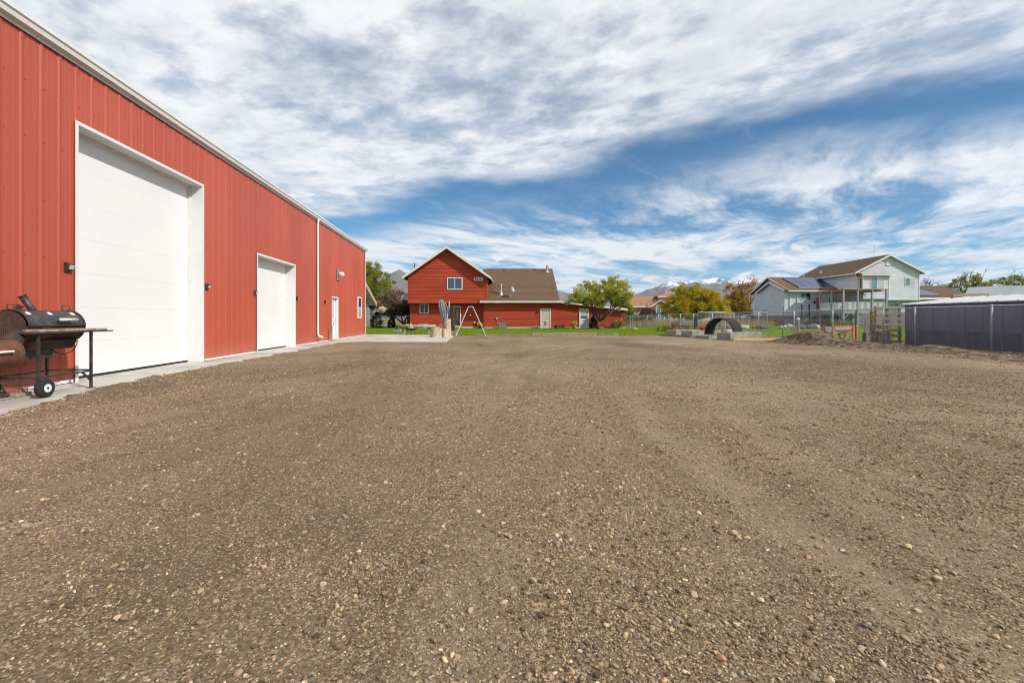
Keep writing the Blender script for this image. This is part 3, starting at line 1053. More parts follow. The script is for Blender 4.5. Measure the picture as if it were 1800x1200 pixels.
def roof_side(x0, z0, x1, z1, y0, y1, th, name, m_, parent):
    return MB().prism([(x0, y0, z0), (x1, y0, z1), (x1, y0, z1 + th), (x0, y0, z0 + th)], (0, y1 - y0, 0)).build(name, m_, parent)


roof_side(XL - ex, UE - ex * sl + 0.05, XP, UP + 0.05, FY - OV, 56.4, 0.10, "roof", shingle, HS)
roof_side(XP, UP + 0.05, XR + ex, UE - ex * sl + 0.05, FY - OV, 56.4, 0.10, "roof", shingle, HS)
for sgn in (-1, 1):
    xe = (XL - ex) if sgn < 0 else (XR + ex)
    MB().prism([(xe, FY - OV - 0.03, UE - ex * sl - 0.10), (XP, FY - OV - 0.03, UP - 0.10), (XP, FY - OV - 0.03, UP + 0.155), (xe, FY - OV - 0.03, UE - ex * sl + 0.155)], (0, 0.028, 0)).build("rake_board", trim_cream, HS)
    MB().prism([(xe, FY - OV, UE - ex * sl + 0.02), (XP, FY - OV, UP + 0.02), (XP, FY - OV, UP + 0.045), (xe, FY - OV, UE - ex * sl + 0.045)], (0, OV, 0)).build("soffit", trim_cream, HS)
    MB().box(xe - 0.05, xe + 0.05, FY - OV, 56.0, UE - ex * sl - 0.06, UE - ex * sl + 0.06).build("eave_gutter", trim_cream, HS)
box(XP - 0.16, XP + 0.16, FY - 0.07, FY - 0.03, 7.2, 7.62).build("gable_vent", house_red, HS)
window(up, HS, -6.63, 4.0, 1.58, 1.25, 2, 0.09)
window(up, HS, -3.88, 4.92, 0.92, 0.34, 2, 0.07)
window(lo, HS, -9.58, 1.62, 0.95, 0.95, 2, 0.08)
# sliding glass door with a wooden step
sd = window(lo, HS, -6.75, 0.24, 1.45, 2.1, 2, 0.08)
box(-6.7, -5.1, LOWY - 0.9, LOWY - 0.05, 0.02, 0.16).build("step", timber_old, HS)
box(-6.2, -5.2, LOWY - 0.55, LOWY - 0.05, 0.16, 0.30).build("step", pine, HS)
# roof antenna stubs
for x in (-10.2, -4.45):
    MB().tube([(x, 47.6, 5.6), (x, 47.6, 6.85)], 0.05, 6).build("vent_stub", dark_steel, HS)

# garage wing
GXL, GXR = -2.9, 4.75
GY = FY + 0.05
gw = Wall((0, GY, 0), (1, 0, 0), (0, -1, 0))
siding(gw, HS, house_red, 0.20, 2.80, const(GXL), const(GXR))
LR = 11.55
ls = (2.80 - 1.98) / (LR - GXR)
siding(gw, HS, house_red, 0.20, 2.80, const(GXR + 0.004), lambda z: LR if z < 1.98 else LR - (z - 1.98) / ls)
mb = MB()
mb.box(GXL, GXR, GY + 0.002, 62.0, 0, 2.80)
mb.prism([(GXR, GY + 0.002, 0), (LR, GY + 0.002, 0), (LR, GY + 0.002, 1.97), (GXR, GY + 0.002, 2.79)], (0, 9, 0))
mb.build("wing_core", house_red, HS)
box(GXL - 0.003, GXL + 0.1, GY - 0.047, GY - 0.039, 0.2, 2.8).build("corner_board", house_red, HS)
box(LR - 0.1, LR + 0.002, GY - 0.047, GY - 0.039, 0.2, 1.95).build("corner_board", house_red, HS)
box(GXL, LR, GY - 0.043, GY - 0.001, 0.0, 0.20).build("foundation", concrete, HS)
# main shingle roof over the wing
RX0, RX1 = -3.0, 4.85
E_Y, E_Z, RD_Y, RD_Z = 46.0, 2.78, 54.6, 6.98
rs = (RD_Z - E_Z) / (RD_Y - E_Y)
# shingle courses laid as overlapping strips
nc = 30
for i in range(nc):
    y0 = E_Y + (RD_Y - E_Y) * i / nc
    y1 = E_Y + (RD_Y - E_Y) * (i + 1) / nc
    z0, z1 = E_Z + (y0 - E_Y) * rs, E_Z + (y1 - E_Y) * rs
    xl = RX0 - 0.25 if y0 < FY else (XR + 0.004 if z0 < UE else RX0 - 0.5)
    MB().prism([(xl, y0, z0 + 0.05), (xl, y1 + 0.02, z1 + 0.035), (xl, y1 + 0.02, z1 - 0.02), (xl, y0, z0 - 0.02)], (RX1 - xl, 0, 0)).build("shingle_course", shingle, HS)
MB().prism([(RX0, RD_Y, RD_Z), (RX0, 63.0, 2.8), (RX0, 63.0, 2.86), (RX0, RD_Y, RD_Z + 0.06)], (RX1 - RX0, 0, 0)).build("rear_roof", shingle, HS)
MB().prism([(RX0, E_Y + 0.5, 2.8), (RX0, 62.5, 2.8), (RX0, RD_Y, RD_Z - 0.1)], (0.1, 0, 0)).build("gable_end", house_red, HS)
MB().prism([(RX1 - 0.2, E_Y + 0.5, 2.8), (RX1 - 0.2, 62.5, 2.8), (RX1 - 0.2, RD_Y, RD_Z - 0.1)], (0.1, 0, 0)).build("gable_end", house_red, HS)
box(RX0 - 0.27, RX1 + 0.02, E_Y - 0.09, E_Y - 0.004, E_Z - 0.12, E_Z + 0.055).build("eave_gutter", trim_cream, HS)
box(RX0 - 0.2, RX1, E_Y, GY - 0.05, E_Z - 0.06, E_Z - 0.03).build("soffit", trim_cream, HS)
# low-pitched lean-to roof
roof_side(RX1 + 0.01, 2.80, 11.85, 1.98, E_Y + 0.1, 55.0, 0.10, "lean_roof", shingle, HS)
MB().prism([(4.55, E_Y + 0.06, 2.70), (11.87, E_Y + 0.06, 1.84), (11.87, E_Y + 0.06, 2.07), (4.55, E_Y + 0.06, 2.90)], (0, 0.035, 0)).build("rake_board", trim_cream, HS)
# roof fittings
MB().lathe([(0.26, 0.0), (0.24, 0.04), (0.11, 0.42), (0.11, 1.15), (0.14, 1.16), (0.14, 1.28)], 10, (-1.15, 47.6, 3.40)).build("flue_pipe", galv, HS, smooth=False)
MB().lathe([(0.26, 0.0), (0.24, 0.03), (0.10, 0.25), (0.10, 0.55), (0.17, 0.56), (0.17, 0.85), (0.12, 0.9)], 10, (4.15, 53.6, 6.45)).build("flue_pipe", galv, HS)
for x in (-0.95, 2.72):
    MB().prism([(x - 0.18, 54.0, 6.66), (x + 0.18, 54.0, 6.66), (x + 0.16, 54.0, 6.93), (x - 0.16, 54.0, 6.93)], (0, 0.5, 0)).build("roof_vent", rust, HS)
sd_ = MB().tube([(-0.13, 46.7, 3.05), (-0.13, 46.7, 3.75), (-0.02, 46.6, 3.95)], 0.028, 6).build("dish_mast", galv, HS)
ds = MB().lathe([(0.02, 0.0), (0.16, 0.015), (0.27, 0.05), (0.33, 0.09), (0.32, 0.10), (0.26, 0.065), (0.15, 0.03), (0.02, 0.015)], 14).build("dish", galv, sd_, smooth=True)
ds.location = (0.02, 46.6, 4.05)
ds.rotation_euler = (R(25), R(72), 0)
MB().tube([(0.0, 46.6, 3.85), (0.45, 46.5, 3.82), (0.5, 46.5, 3.86)], [0.02, 0.02, 0.05], 6).build("dish_arm", galv, sd_)


def framed_door(x0, z0, w, h, dm, name="door"):
    mb = MB()
    gw.slab(mb, x0, x0 + 0.09, z0, z0 + h, 0.0, 0.085)
    gw.slab(mb, x0 + w - 0.09, x0 + w, z0, z0 + h, 0.0, 0.085)
    gw.slab(mb, x0 + 0.09, x0 + w - 0.09, z0 + h - 0.09, z0 + h, 0.0, 0.085)
    f_ = mb.build("door_frame", white_paint, HS)
    d_ = gw.slab(MB(), x0 + 0.09, x0 + w - 0.09, z0, z0 + h - 0.09, 0.0, 0.046).build(name, dm, HS)
    return d_


d1_ = framed_door(2.90, 0.02, 1.06, 2.06, beige)
for (a, b, c, d) in ((3.12, 3.38, 1.05, 1.85), (3.48, 3.74, 1.05, 1.85)):
    gw.slab(MB(), a, b, c, d, 0.0465, 0.056).build("door_panel", beige, d1_, bevel=0.005)
mb = MB()
for a in ((3.22, 3.27, 0.30, 0.85), (3.54, 3.59, 0.30, 0.85), (3.27, 3.54, 0.30, 0.36), (3.27, 3.54, 0.79, 0.85)):
    gw.slab(mb, *a, 0.0465, 0.074)
pd = mb.build("pet_door", white_paint, d1_)
gw.slab(MB(), 3.27, 3.54, 0.36, 0.79, 0.0465, 0.059).build("flap", brick_tan, pd)
d2_ = framed_door(6.86, 0.02, 1.0, 2.06, pale_blue)
for i in range(3):
    for q in range(3):
        gw.slab(MB(), 7.06 + i * 0.205, 7.06 + i * 0.205 + 0.18, 1.10 + q * 0.235, 1.10 + q * 0.235 + 0.21, 0.0465, 0.050).build("pane", pane_curtain if q else pane_glass, d2_)
for a in (7.04, 7.40):
    gw.slab(MB(), a, a + 0.28, 0.2, 0.9, 0.0465, 0.056).build("door_panel", pale_blue, d2_, bevel=0.005)
gw.slab(MB(), 7.66, 7.72, 0.95, 1.03, 0.0465, 0.10).build("handle", galv, d2_)
gw.slab(MB(), 2.58, 2.72, 1.66, 1.86, 0.02, 0.16).build("wall_lamp", black_plastic, HS)
gw.slab(MB(), -1.62, -1.45, 0.95, 1.15, 0.02, 0.12).build("meter_box", galv, HS)
MB().tube([(-1.53, GY - 0.06, 0.3), (-1.53, GY - 0.06, 0.96)], 0.02, 6).build("conduit", galv, HS)
for x in (-2.62, -1.55):
    fx = box(x - 0.06, x + 0.06, E_Y + 0.2, E_Y + 0.32, 2.64, 2.72).build("flood_lamp", white_paint, HS)
    for q in (-0.12, 0.12):
        MB().lathe([(0.03, 0.0), (0.07, 0.06), (0.07, 0.09)], 8, (x + q, E_Y + 0.15, 2.58)).build("bulb", lens_glass, fx)

# things along the house wall
ac = thing("air_conditioner", "square dark grey air conditioner standing against the garage wall", "air conditioner", (-0.96, GY - 0.75, LZ))
box(-0.40, 0.40, -0.36, 0.36, 0.02, 0.58).build("casing", dark_steel, ac, bevel=0.03)
for i in range(9):
    box(-0.37, 0.37, -0.372, -0.361, 0.08 + i * 0.052, 0.105 + i * 0.052).build("louvre", galv, ac)
box(-0.41, 0.41, -0.37, 0.37, 0.58, 0.62).build("top_grille", galv, ac, bevel=0.01)
box(-0.48, 0.48, -0.45, 0.45, -0.03, 0.02).build("pad", concrete_old, ac)

tr = thing("stock_tank", "oval galvanised stock tank planter against the red wall", "planter", (-9.15, LOWY - 0.55, LZ))
pts = []
mbt = MB()
n = 24
ring = lambda s, z: [(0.52 * s * math.cos(2 * math.pi * i / n), 0.30 * s * math.sin(2 * math.pi * i / n), z) for i in range(n)]
lv = [(1, 0), (1, 0.16), (1.012, 0.17), (1, 0.18), (1, 0.34), (1.012, 0.35), (1, 0.36), (1, 0.46), (1.03, 0.47), (1.03, 0.49), (0.97, 0.49), (0.97, 0.40)]
vs = [p for s_, z_ in lv for p in ring(s_, z_)]
fs = [(i * n + k, i * n + (k + 1) % n, (i + 1) * n + (k + 1) % n, (i + 1) * n + k) for i in range(len(lv) - 1) for k in range(n)]
fs.append(tuple(range((len(lv) - 1) * n, len(lv) * n)))
mbt.add(vs, fs).build("tank", galv, tr, smooth=False)

# ------------------------------------------------------------------ foliage


def leaf_cloud(name, centers, rad, per, size, cols, parent=None, seed=1, aspect=0.55, flat=0.0, tl=0.4):
    r = np.random.default_rng(seed)
    C = np.repeat(np.asarray(centers, float), per, 0)
    RR = np.repeat(np.asarray(rad, float).reshape(-1, 1) if np.ndim(rad) else np.full((len(centers), 1), rad), per, 0)
    n = len(C)
    off = r.normal(0, 1, (n, 3))
    off /= np.linalg.norm(off, axis=1, keepdims=True) + 1e-9
    off *= (r.uniform(0, 1, (n, 1)) ** 0.45) * RR
    off[:, 2] *= 0.8
    P = C + off
    a = r.normal(0, 1, (n, 3))
    a[:, 2] *= (1 - flat)
    a /= np.linalg.norm(a, axis=1, keepdims=True)
    b = np.cross(a, r.normal(0, 1, (n, 3)))
    b /= np.linalg.norm(b, axis=1, keepdims=True) + 1e-9
    s = size * r.uniform(0.6, 1.4, (n, 1))
    V = np.stack([P - a * s, P + b * s * aspect, P + a * s, P - b * s * aspect], 1).reshape(-1, 3)
    F = np.arange(4 * n).reshape(-1, 4)
    clump = np.repeat(r.integers(0, len(cols), len(centers)), per)
    own = r.integers(0, len(cols), n)
    pick = np.where(r.uniform(0, 1, n) < 0.55, clump, own)
    c = np.minimum(np.asarray(cols)[pick] * r.uniform(0.95, 1.75, (n, 1)), 0.8)
    return np_mesh(name, V, F, leaf_mat("leaf", 0.5), parent, np.repeat(c, 4, 0))


def tree(name, label, cat, loc, lobes, trunk_h, trunk_r, cols, clumps=60, per=70, leaf=0.13, crad=0.55, seed=1, group=None, shell=0.55,
         twigs=True, lean=(0, 0), bare=0, material=None):
    r = np.random.default_rng(seed)
    t = thing(name, label, cat, loc, 0.0, group)
    mb = MB()
    tx, ty = lean
    mb.tube([(0, 0, -0.1), (tx * 0.4, ty * 0.4, trunk_h * 0.5), (tx, ty, trunk_h)], [trunk_r * 1.35, trunk_r, trunk_r * 0.8], 8)
    vol = np.array([l[3] * l[4] * l[5] for l in lobes])
    cent, rad = [], []
    base = Vector((tx, ty, trunk_h))
    for l in lobes:
        c = Vector(l[:3])
        mid = base.lerp(c, 0.5) + Vector(r.normal(0, 0.06, 3)) * (c - base).length
        mb.tube([base - Vector((0, 0, 0.05)), mid, c], [trunk_r * 0.62, trunk_r * 0.42, trunk_r * 0.2], 6)
        k = max(3, int(clumps * l[3] * l[4] * l[5] / vol.sum()))
        for _ in range(k):
            d = r.normal(0, 1, 3)
            d /= np.linalg.norm(d)
            q = shell + (1 - shell) * r.uniform() ** 0.6
            if r.uniform() < 0.22:
                q *= r.uniform(1.08, 1.32)
            p = Vector((l[0] + d[0] * l[3] * q, l[1] + d[1] * l[4] * q, l[2] + d[2] * l[5] * q))
            cent.append(tuple(p))
            rad.append(crad * r.uniform(0.6, 1.25))
            if twigs and r.uniform() < 0.55:
                st = mid.lerp(c, r.uniform(0.2, 1.0))
                mm = st.lerp(p, 0.5) + Vector(r.normal(0, 0.05, 3)) * (p - st).length
                mb.tube([st, mm, p], [trunk_r * 0.18, trunk_r * 0.11, trunk_r * 0.05], 4)
    for _ in range(bare):       # leafless shoots standing out of the crown
        l = lobes[r.integers(len(lobes))]
        st = Vector((l[0] + r.normal() * l[3] * 0.4, l[1] + r.normal() * l[4] * 0.4, l[2] + l[5] * 0.4))
        en = st + Vector((r.normal() * l[3] * 0.35, r.normal() * 0.3, l[5] * r.uniform(0.7, 1.4)))
        mm = st.lerp(en, 0.5) + Vector(r.normal(0, 0.12, 3))
        mb.tube([st, mm, en], [trunk_r * 0.2, trunk_r * 0.12, trunk_r * 0.05], 4)
        for _k in range(3):
            e2 = mm.lerp(en, r.uniform(0, 0.7)) 
            mb.tube([e2, e2 + Vector((r.normal() * 0.45, r.normal() * 0.3, r.uniform(0.3, 0.9)))], [trunk_r * 0.09, trunk_r * 0.04], 4)
    mb.build("trunk", material or bark, t, fix=False, smooth=True)
    if per:
        leaf_cloud("crown", cent, rad, per, leaf, cols, t, seed + 100)
    return t


GREEN = [(0.13, 0.18, 0.022), (0.19, 0.23, 0.030), (0.26, 0.27, 0.045), (0.09, 0.125, 0.018)]
YGREEN = [(0.30, 0.31, 0.045), (0.38, 0.35, 0.055), (0.24, 0.27, 0.038), (0.17, 0.20, 0.03), (0.42, 0.35, 0.06)]
GOLD = [(0.44, 0.31, 0.030), (0.36, 0.29, 0.030), (0.25, 0.26, 0.030), (0.15, 0.20, 0.025), (0.45, 0.26, 0.035)]
RUSTY = [(0.30, 0.18, 0.035), (0.22, 0.17, 0.035), (0.16, 0.14, 0.03), (0.36, 0.19, 0.05)]
PURPLE = [(0.15, 0.085, 0.075), (0.22, 0.13, 0.115), (0.11, 0.065, 0.055), (0.28, 0.18, 0.14)]
DARKG = [(0.014, 0.024, 0.009), (0.022, 0.034, 0.012), (0.010, 0.017, 0.008)]
DUSK = [(0.030, 0.034, 0.018), (0.052, 0.050, 0.022), (0.09, 0.06, 0.028), (0.022, 0.024, 0.014)]

# the multi-stem tree on the lawn
tree("lawn_tree", "round yellowish green tree on the lawn before the blue door", "tree", (8.05, 42.3, LZ),
     [(-1.0, 0.2, 3.35, 1.25, 1.2, 0.95), (0.3, 0, 3.2, 1.4, 1.3, 1.05), (1.55, -0.2, 3.75, 1.25, 1.2, 1.15), (2.2, 0.2, 3.0, 1.0, 1.0, 0.95), (-2.1, 0.1, 2.85, 0.85, 0.8, 0.6),
      (1.1, 0.3, 4.35, 0.75, 0.8, 0.55), (2.3, 0.0, 2.15, 0.8, 0.7, 0.4), (-0.6, 0.3, 2.45, 0.8, 0.8, 0.35)],
     0.75, 0.17, YGREEN, 230, 105, 0.062, 0.36, 21)
# trees behind the barn, left of the house
tree("tall_tree", "tall leafy green tree rising behind the barn's far corner", "tree", (-18.6, 60.5, -0.1),
     [(-1.8, 0, 6.6, 2.6, 2.4, 2.2), (0.2, 0, 6.0, 2.3, 2.3, 2.0), (1.2, 0, 4.6, 2.0, 2.0, 1.5), (-2.0, 0, 8.2, 1.6, 1.6, 1.2), (-1.6, 0, 4.0, 2.6, 2.0, 1.3), (2.0, 0, 3.7, 1.2, 1.2, 0.9)],
     2.4, 0.26, GREEN + [(0.24, 0.23, 0.04)], 340, 120, 0.085, 0.60, 22)
tree("plum_tree", "dusty purple leaved tree behind the porch", "tree", (-14.8, 57.0, -0.1),
     [(-0.8, 0, 3.2, 1.5, 1.3, 1.1), (0.7, 0, 3.3, 1.4, 1.2, 1.3), (1.6, 0, 2.5, 1.1, 1.0, 1.0)], 1.3, 0.14, PURPLE, 90, 70, 0.075, 0.42, 23, bare=14)
tree("spreading_shrub", "dark spreading shrub with brown tips beside the house corner", "shrub", (-12.25, 52.5, -0.1),
     [(-0.9, 0, 2.1, 1.2, 1.0, 0.7), (-2.0, 0, 1.7, 1.0, 0.8, 0.45), (0.5, 0, 2.4, 1.0, 1.0, 0.95), (0.9, 0, 1.3, 0.8, 0.8, 1.1)], 0.6, 0.2, DUSK, 130, 80, 0.07, 0.36, 24, lean=(-0.3, 0), bare=10)


def cone_shrub(name, label, loc, h, rad, cols, seed, cat="shrub", group=None, leaf=0.07, n=90):
    r = np.random.default_rng(seed)
    t = thing(name, label, cat, loc, 0, group)
    MB().tube([(0, 0, -0.05), (0, 0, h * 0.9)], [rad * 0.12, rad * 0.03], 6).build("trunk", bark, t)
    cs, rr = [], []
    for i in range(n):
        z = r.uniform(0.04, 0.97) * h
        q = rad * min(1.0, (1 - z / h) * 1.9 + 0.12) * math.sqrt(r.uniform(0.25, 1))
        a = r.uniform(0, 2 * math.pi)
        cs.append((q * math.cos(a), q * math.sin(a), z))
        rr.append(rad * 0.34)
    leaf_cloud("crown", cs, rr, 42, leaf, cols, t, seed + 50, aspect=0.4)
    return t


cone_shrub("arborvitae", "broad dark clipped evergreen behind the porch post", (-14.6, 49.2, -0.05), 1.85, 0.62, DARKG, 31, leaf=0.05)
cone_shrub("arborvitae", "narrow dark conical evergreen beside the thin fence post", (-13.3, 50.3, -0.05), 1.35, 0.42, DARKG, 32, leaf=0.05)
cone_shrub("arborvitae", "small dark evergreen against the wall by the blue door", (8.25, GY - 0.55, LZ), 1.55, 0.34, DARKG, 33, leaf=0.05)
tree("flowering_shrub", "yellow green shrub with plumes at the lean-to corner", "shrub", (10.75, GY - 0.7, LZ),
     [(0, 0, 0.5, 0.62, 0.45, 0.42), (0.3, 0, 0.75, 0.35, 0.3, 0.3), (-0.3, 0, 0.4, 0.4, 0.35, 0.3)], 0.15, 0.05, [(0.20, 0.19, 0.045), (0.34, 0.27, 0.09), (0.12, 0.13, 0.03), (0.42, 0.32, 0.16)], 46, 60, 0.045, 0.22, 34, bare=6)
tree("dry_shrub", "small brown dry shrub by the red lean-to wall", "shrub", (9.45, GY - 0.6, LZ), [(0, 0, 0.3, 0.42, 0.35, 0.22)], 0.1, 0.03,
     [(0.30, 0.17, 0.10), (0.24, 0.13, 0.08), (0.38, 0.24, 0.14)], 20, 50, 0.035, 0.16, 35)


def pot_of_flowers(name, label, loc, pot_r, pot_h, pm, bloom_r, cols, seed, green=True):
    t = thing(name, label, "flower pot", loc)
    MB().lathe([(pot_r * 0.68, 0), (pot_r * 0.9, pot_h * 0.5), (pot_r, pot_h * 0.9), (pot_r * 1.06, pot_h), (pot_r * 0.9, pot_h), (pot_r * 0.85, pot_h * 0.9)], 14).build("pot", pm, t, smooth=True)
    r = np.random.default_rng(seed)
    cs = [(r.normal() * bloom_r * 0.45, r.normal() * bloom_r * 0.45, pot_h + abs(r.normal()) * bloom_r * 0.35 + bloom_r * 0.22) for _ in range(26)]
    leaf_cloud("blooms", cs, bloom_r * 0.28, 34, 0.032, cols, t, seed, 0.8, tl=0.3)
    cs = [(r.normal() * bloom_r * 0.4, r.normal() * bloom_r * 0.4, pot_h + bloom_r * 0.1) for _ in range(12)]
    leaf_cloud("leaves", cs, bloom_r * 0.3, 30, 0.035, GREEN, t, seed + 3)
    return t


YF = [(0.72, 0.48, 0.01), (0.80, 0.56, 0.02), (0.62, 0.38, 0.01)]
pot_of_flowers("mum_pot", "yellow chrysanthemums in a dark pot left of the air conditioner corner", (-3.22, LOWY - 0.6, LZ), 0.20, 0.26, black_plastic, 0.42, YF, 41)
pot_of_flowers("mum_pot", "yellow chrysanthemums in a rusty pot right of the beige door", (4.42, GY - 0.5, LZ), 0.17, 0.27, rust, 0.27, YF, 42)
pot_of_flowers("mum_pot", "yellow chrysanthemums in a tall terracotta pot left of the blue door", (6.25, GY - 0.5, LZ), 0.24, 0.42, terracotta, 0.32, YF, 43)
tree("foundation_plant", "low green plant between the two flower pots by the garage", "plant", (5.0, GY - 0.5, LZ), [(0, 0, 0.25, 0.3, 0.25, 0.18)], 0.05, 0.02,
     [(0.20, 0.22, 0.04), (0.32, 0.28, 0.07), (0.12, 0.14, 0.03)], 14, 50, 0.04, 0.15, 44, twigs=False)
tree("tank_plant", "sparse green plant growing in the galvanised tank", "plant", (-8.98, LOWY - 0.55, LZ + 0.40), [(0, 0, 0.10, 0.16, 0.12, 0.06)], 0.05, 0.01, GREEN, 8, 24, 0.03, 0.08, 45, twigs=False)
# hanging basket
MB().lathe([(0.05, 0), (0.15, 0.06), (0.20, 0.18), (0.21, 0.24), (0.18, 0.24)], 12, (0, 0, 1.42)).build("bowl", timber_grey, hb, smooth=True)
for a in (0.3, 2.4, 4.5):
    MB().tube([(0.2 * math.cos(a), 0.2 * math.sin(a), 1.65), (0, 0, 2.02)], 0.006, 4).build("chain", dark_steel, hb)
leaf_cloud("blooms", [(random.gauss(0, 0.12), random.gauss(0, 0.12), 1.70 + random.uniform(0, 0.15)) for _ in range(14)], 0.09, 26, 0.03, [(0.75, 0.72, 0.70), (0.72, 0.70, 0.72)], hb, 46, 0.9)
leaf_cloud("yellow_blooms", [(0.14 + random.gauss(0, 0.04), 0, 1.70 + random.uniform(-0.05, 0.1)) for _ in range(5)], 0.08, 22, 0.03, YF, hb, 47, 0.9)
# ornamental rocks by the garage wall
def rock(name, label, cat, loc, size, material, seed, group=None, flat=0.7, parent=None):
    r = np.random.default_rng(seed)
    bm = bmesh.new()
    bmesh.ops.create_icosphere(bm, subdivisions=2, radius=1.0)
    sx, sy = r.uniform(0.8, 1.3, 2)
    dirs = r.normal(0, 1, (7, 3))
    dirs /= np.linalg.norm(dirs, axis=1, keepdims=True)
    cut = r.uniform(0.62, 0.95, 7)
    for v_ in bm.verts:
        for d_, c_ in zip(dirs, cut):
            e = v_.co.dot(Vector(d_)) - c_
            if e > 0:
                v_.co -= Vector(d_) * e * 0.85
        v_.co *= 1 + r.normal() * 0.03
        v_.co.x *= sx * size
        v_.co.y *= sy * size
        v_.co.z *= flat * size
    me = bpy.data.meshes.new(name)
    bm.to_mesh(me)
    bm.free()
    me.materials.append(material)
    o_ = bpy.data.objects.new(name, me)
    o_.location = (loc[0], loc[1], loc[2] + flat * size * 0.55)
    o_.rotation_euler = (0, 0, r.uniform(0, 6.28))
    COL.objects.link(o_)
    return tag(o_, label, cat, group)


rock("garden_rock", "pale pointed garden rock left of the beige door", "rock", (2.5, GY - 0.45, LZ), 0.27, stone_mat, 51, flat=0.95)
rock("garden_rock", "small round garden rock beside the pale pointed rock", "rock", (2.05, GY - 0.5, LZ), 0.12, rock_dark, 52)
sg = thing("yard_globe_light", "small white globe light on a stake by the house wall", "light", (-3.85, LOWY - 0.7, LZ))
MB().tube([(0, 0, 0), (0, 0, 0.5)], 0.02, 6).build("stake", dark_steel, sg)
MB().lathe([(0.03, 0.0), (0.10, 0.05), (0.125, 0.13), (0.10, 0.21), (0.03, 0.25)], 12, (0, 0, 0.48)).build("globe", pane_curtain, sg, smooth=True)

# ------------------------------------------------------------------ patio things
# closed cantilever umbrella
UM = thing("patio_umbrella", "closed grey cantilever umbrella on its post at the patio", "umbrella", (-4.15, 27.6, 0.028))
MB().tube([(0.27, 0.5, 0), (0.27, 0.5, 2.1)], 0.05, 8).build("post", galv, UM)
MB().bar((0.27, 0.5, 1.35), (0.05, 0.42, 2.03), 0.035, 0.035).build("arm", galv, UM)
mbu = MB()
nn = 20
prof_u = [(0.30, 0.55, 0.10), (0.25, 0.62, 0.14), (0.22, 0.85, 0.10), (0.16, 0.92, 0.02), (0.19, 1.15, -0.03), (0.24, 1.5, -0.10), (0.25, 1.8, -0.15), (0.21, 2.05, -0.19), (0.10, 2.17, -0.20), (0.02, 2.2, -0.20)]
vs = []
for (rr_, z_, cx_) in prof_u:
    for k_ in range(nn):
        a = 2 * math.pi * k_ / nn
        q = rr_ * (1.0 + (0.22 if k_ % 2 else -0.12))
        vs.append((cx_ + q * math.cos(a) * 0.72, 0.3 + q * math.sin(a) * 0.72, z_))
fs = [(i * nn + k_, i * nn + (k_ + 1) % nn, (i + 1) * nn + (k_ + 1) % nn, (i + 1) * nn + k_) for i in range(len(prof_u) - 1) for k_ in range(nn)]
fs += [tuple(range(nn))[::-1], tuple(range((len(prof_u) - 1) * nn, len(prof_u) * nn))]
mbu.add(vs, fs).build("folded_canopy", umbrella_grey, UM)
MB().tube([(0.03 + 0.15 * math.cos(a), 0.3 + 0.15 * math.sin(a), 0.93) for a in np.linspace(0, 6.28, 13)], 0.02, 6, False).build("tie_strap", dark_steel, UM)
box(-0.1, 0.7, 0.1, 0.9, 0.0, 0.085).build("base", dark_steel, UM, bevel=0.01)


def stump(name, label, loc, r0, r1, h, seed, notch=False):
    r = np.random.default_rng(seed)
    t = thing(name, label, "stump", loc)
    n_ = 22
    wob = 1 + 0.06 * np.sin(np.arange(n_) * 2 * np.pi / n_ * 3 + seed) + r.normal(0, 0.025, n_)
    vs_ = []
    lv_ = [(0, r0 * 1.06), (h * 0.12, r0), (h * 0.5, (r0 + r1) / 2), (h * 0.96, r1), (h, r1 * 0.97)]
    for z_, q in lv_:
        for k_ in range(n_):
            a = 2 * math.pi * k_ / n_
            vs_.append((q * wob[k_] * math.cos(a), q * wob[k_] * math.sin(a), z_ + (0.02 * math.sin(a * 2) if z_ >= h else 0)))
    fs_ = [(i * n_ + k_, i * n_ + (k_ + 1) % n_, (i + 1) * n_ + (k_ + 1) % n_, (i + 1) * n_ + k_) for i in range(len(lv_) - 1) for k_ in range(n_)]
    fs_ += [tuple(range(n_))[::-1]]
    MB().add(vs_, fs_).build("log_side", log_wood, t)
    MB().lathe([(r1 * 0.96, h - 0.03), (r1 * 0.93, h + 0.004), (r1 * 0.4, h + 0.006)], n_).build("cut_top", pine, t)
    return t


stump("tree_stump", "short wide pale stump at the patio edge", (-4.10, 24.85, 0.028), 0.38, 0.33, 0.50, 1)
stump("tree_stump", "squat stump with a fresh cut face beside the wide pale stump", (-3.66, 24.8, 0.028), 0.20, 0.17, 0.46, 6)
stump("tree_stump", "tall upright log stump standing behind the low stumps", (-3.72, 26.3, 0.028), 0.20, 0.185, 1.0, 2)
stump("tree_stump", "medium log stump under the closed umbrella", (-4.08, 26.5, 0.028), 0.15, 0.14, 0.72, 3)

# rusty steel cactus
CA = thing("cactus_sculpture", "rusty brown metal cactus sculpture on a concrete block", "sculpture", (-3.62, 27.9, 0.028))
box(-0.24, 0.22, -0.2, 0.2, 0.0, 0.28).build("plinth", concrete_old, CA, bevel=0.01)


def rib_limb(pts, rad):
    mbq = MB()
    for k_ in range(8):
        a = 2 * math.pi * k_ / 8
        mbq.tube([(p[0] + rad * 0.62 * math.cos(a), p[1] + rad * 0.62 * math.sin(a), p[2]) for p in pts], rad * 0.42, 6)
    return mbq


rib_limb([(0, 0, 0.28), (0, 0, 1.85)], 0.12).build("stem", rust_dark, CA)
rib_limb([(0.0, 0, 0.86), (0.16, 0, 0.98), (0.24, 0, 1.12), (0.24, 0, 1.62)], 0.085).build("arm", rust, CA)
rib_limb([(0.0, 0, 0.90), (-0.15, 0, 1.0), (-0.2, 0, 1.1), (-0.2, 0, 1.35)], 0.07).build("arm", rust_dark, CA)

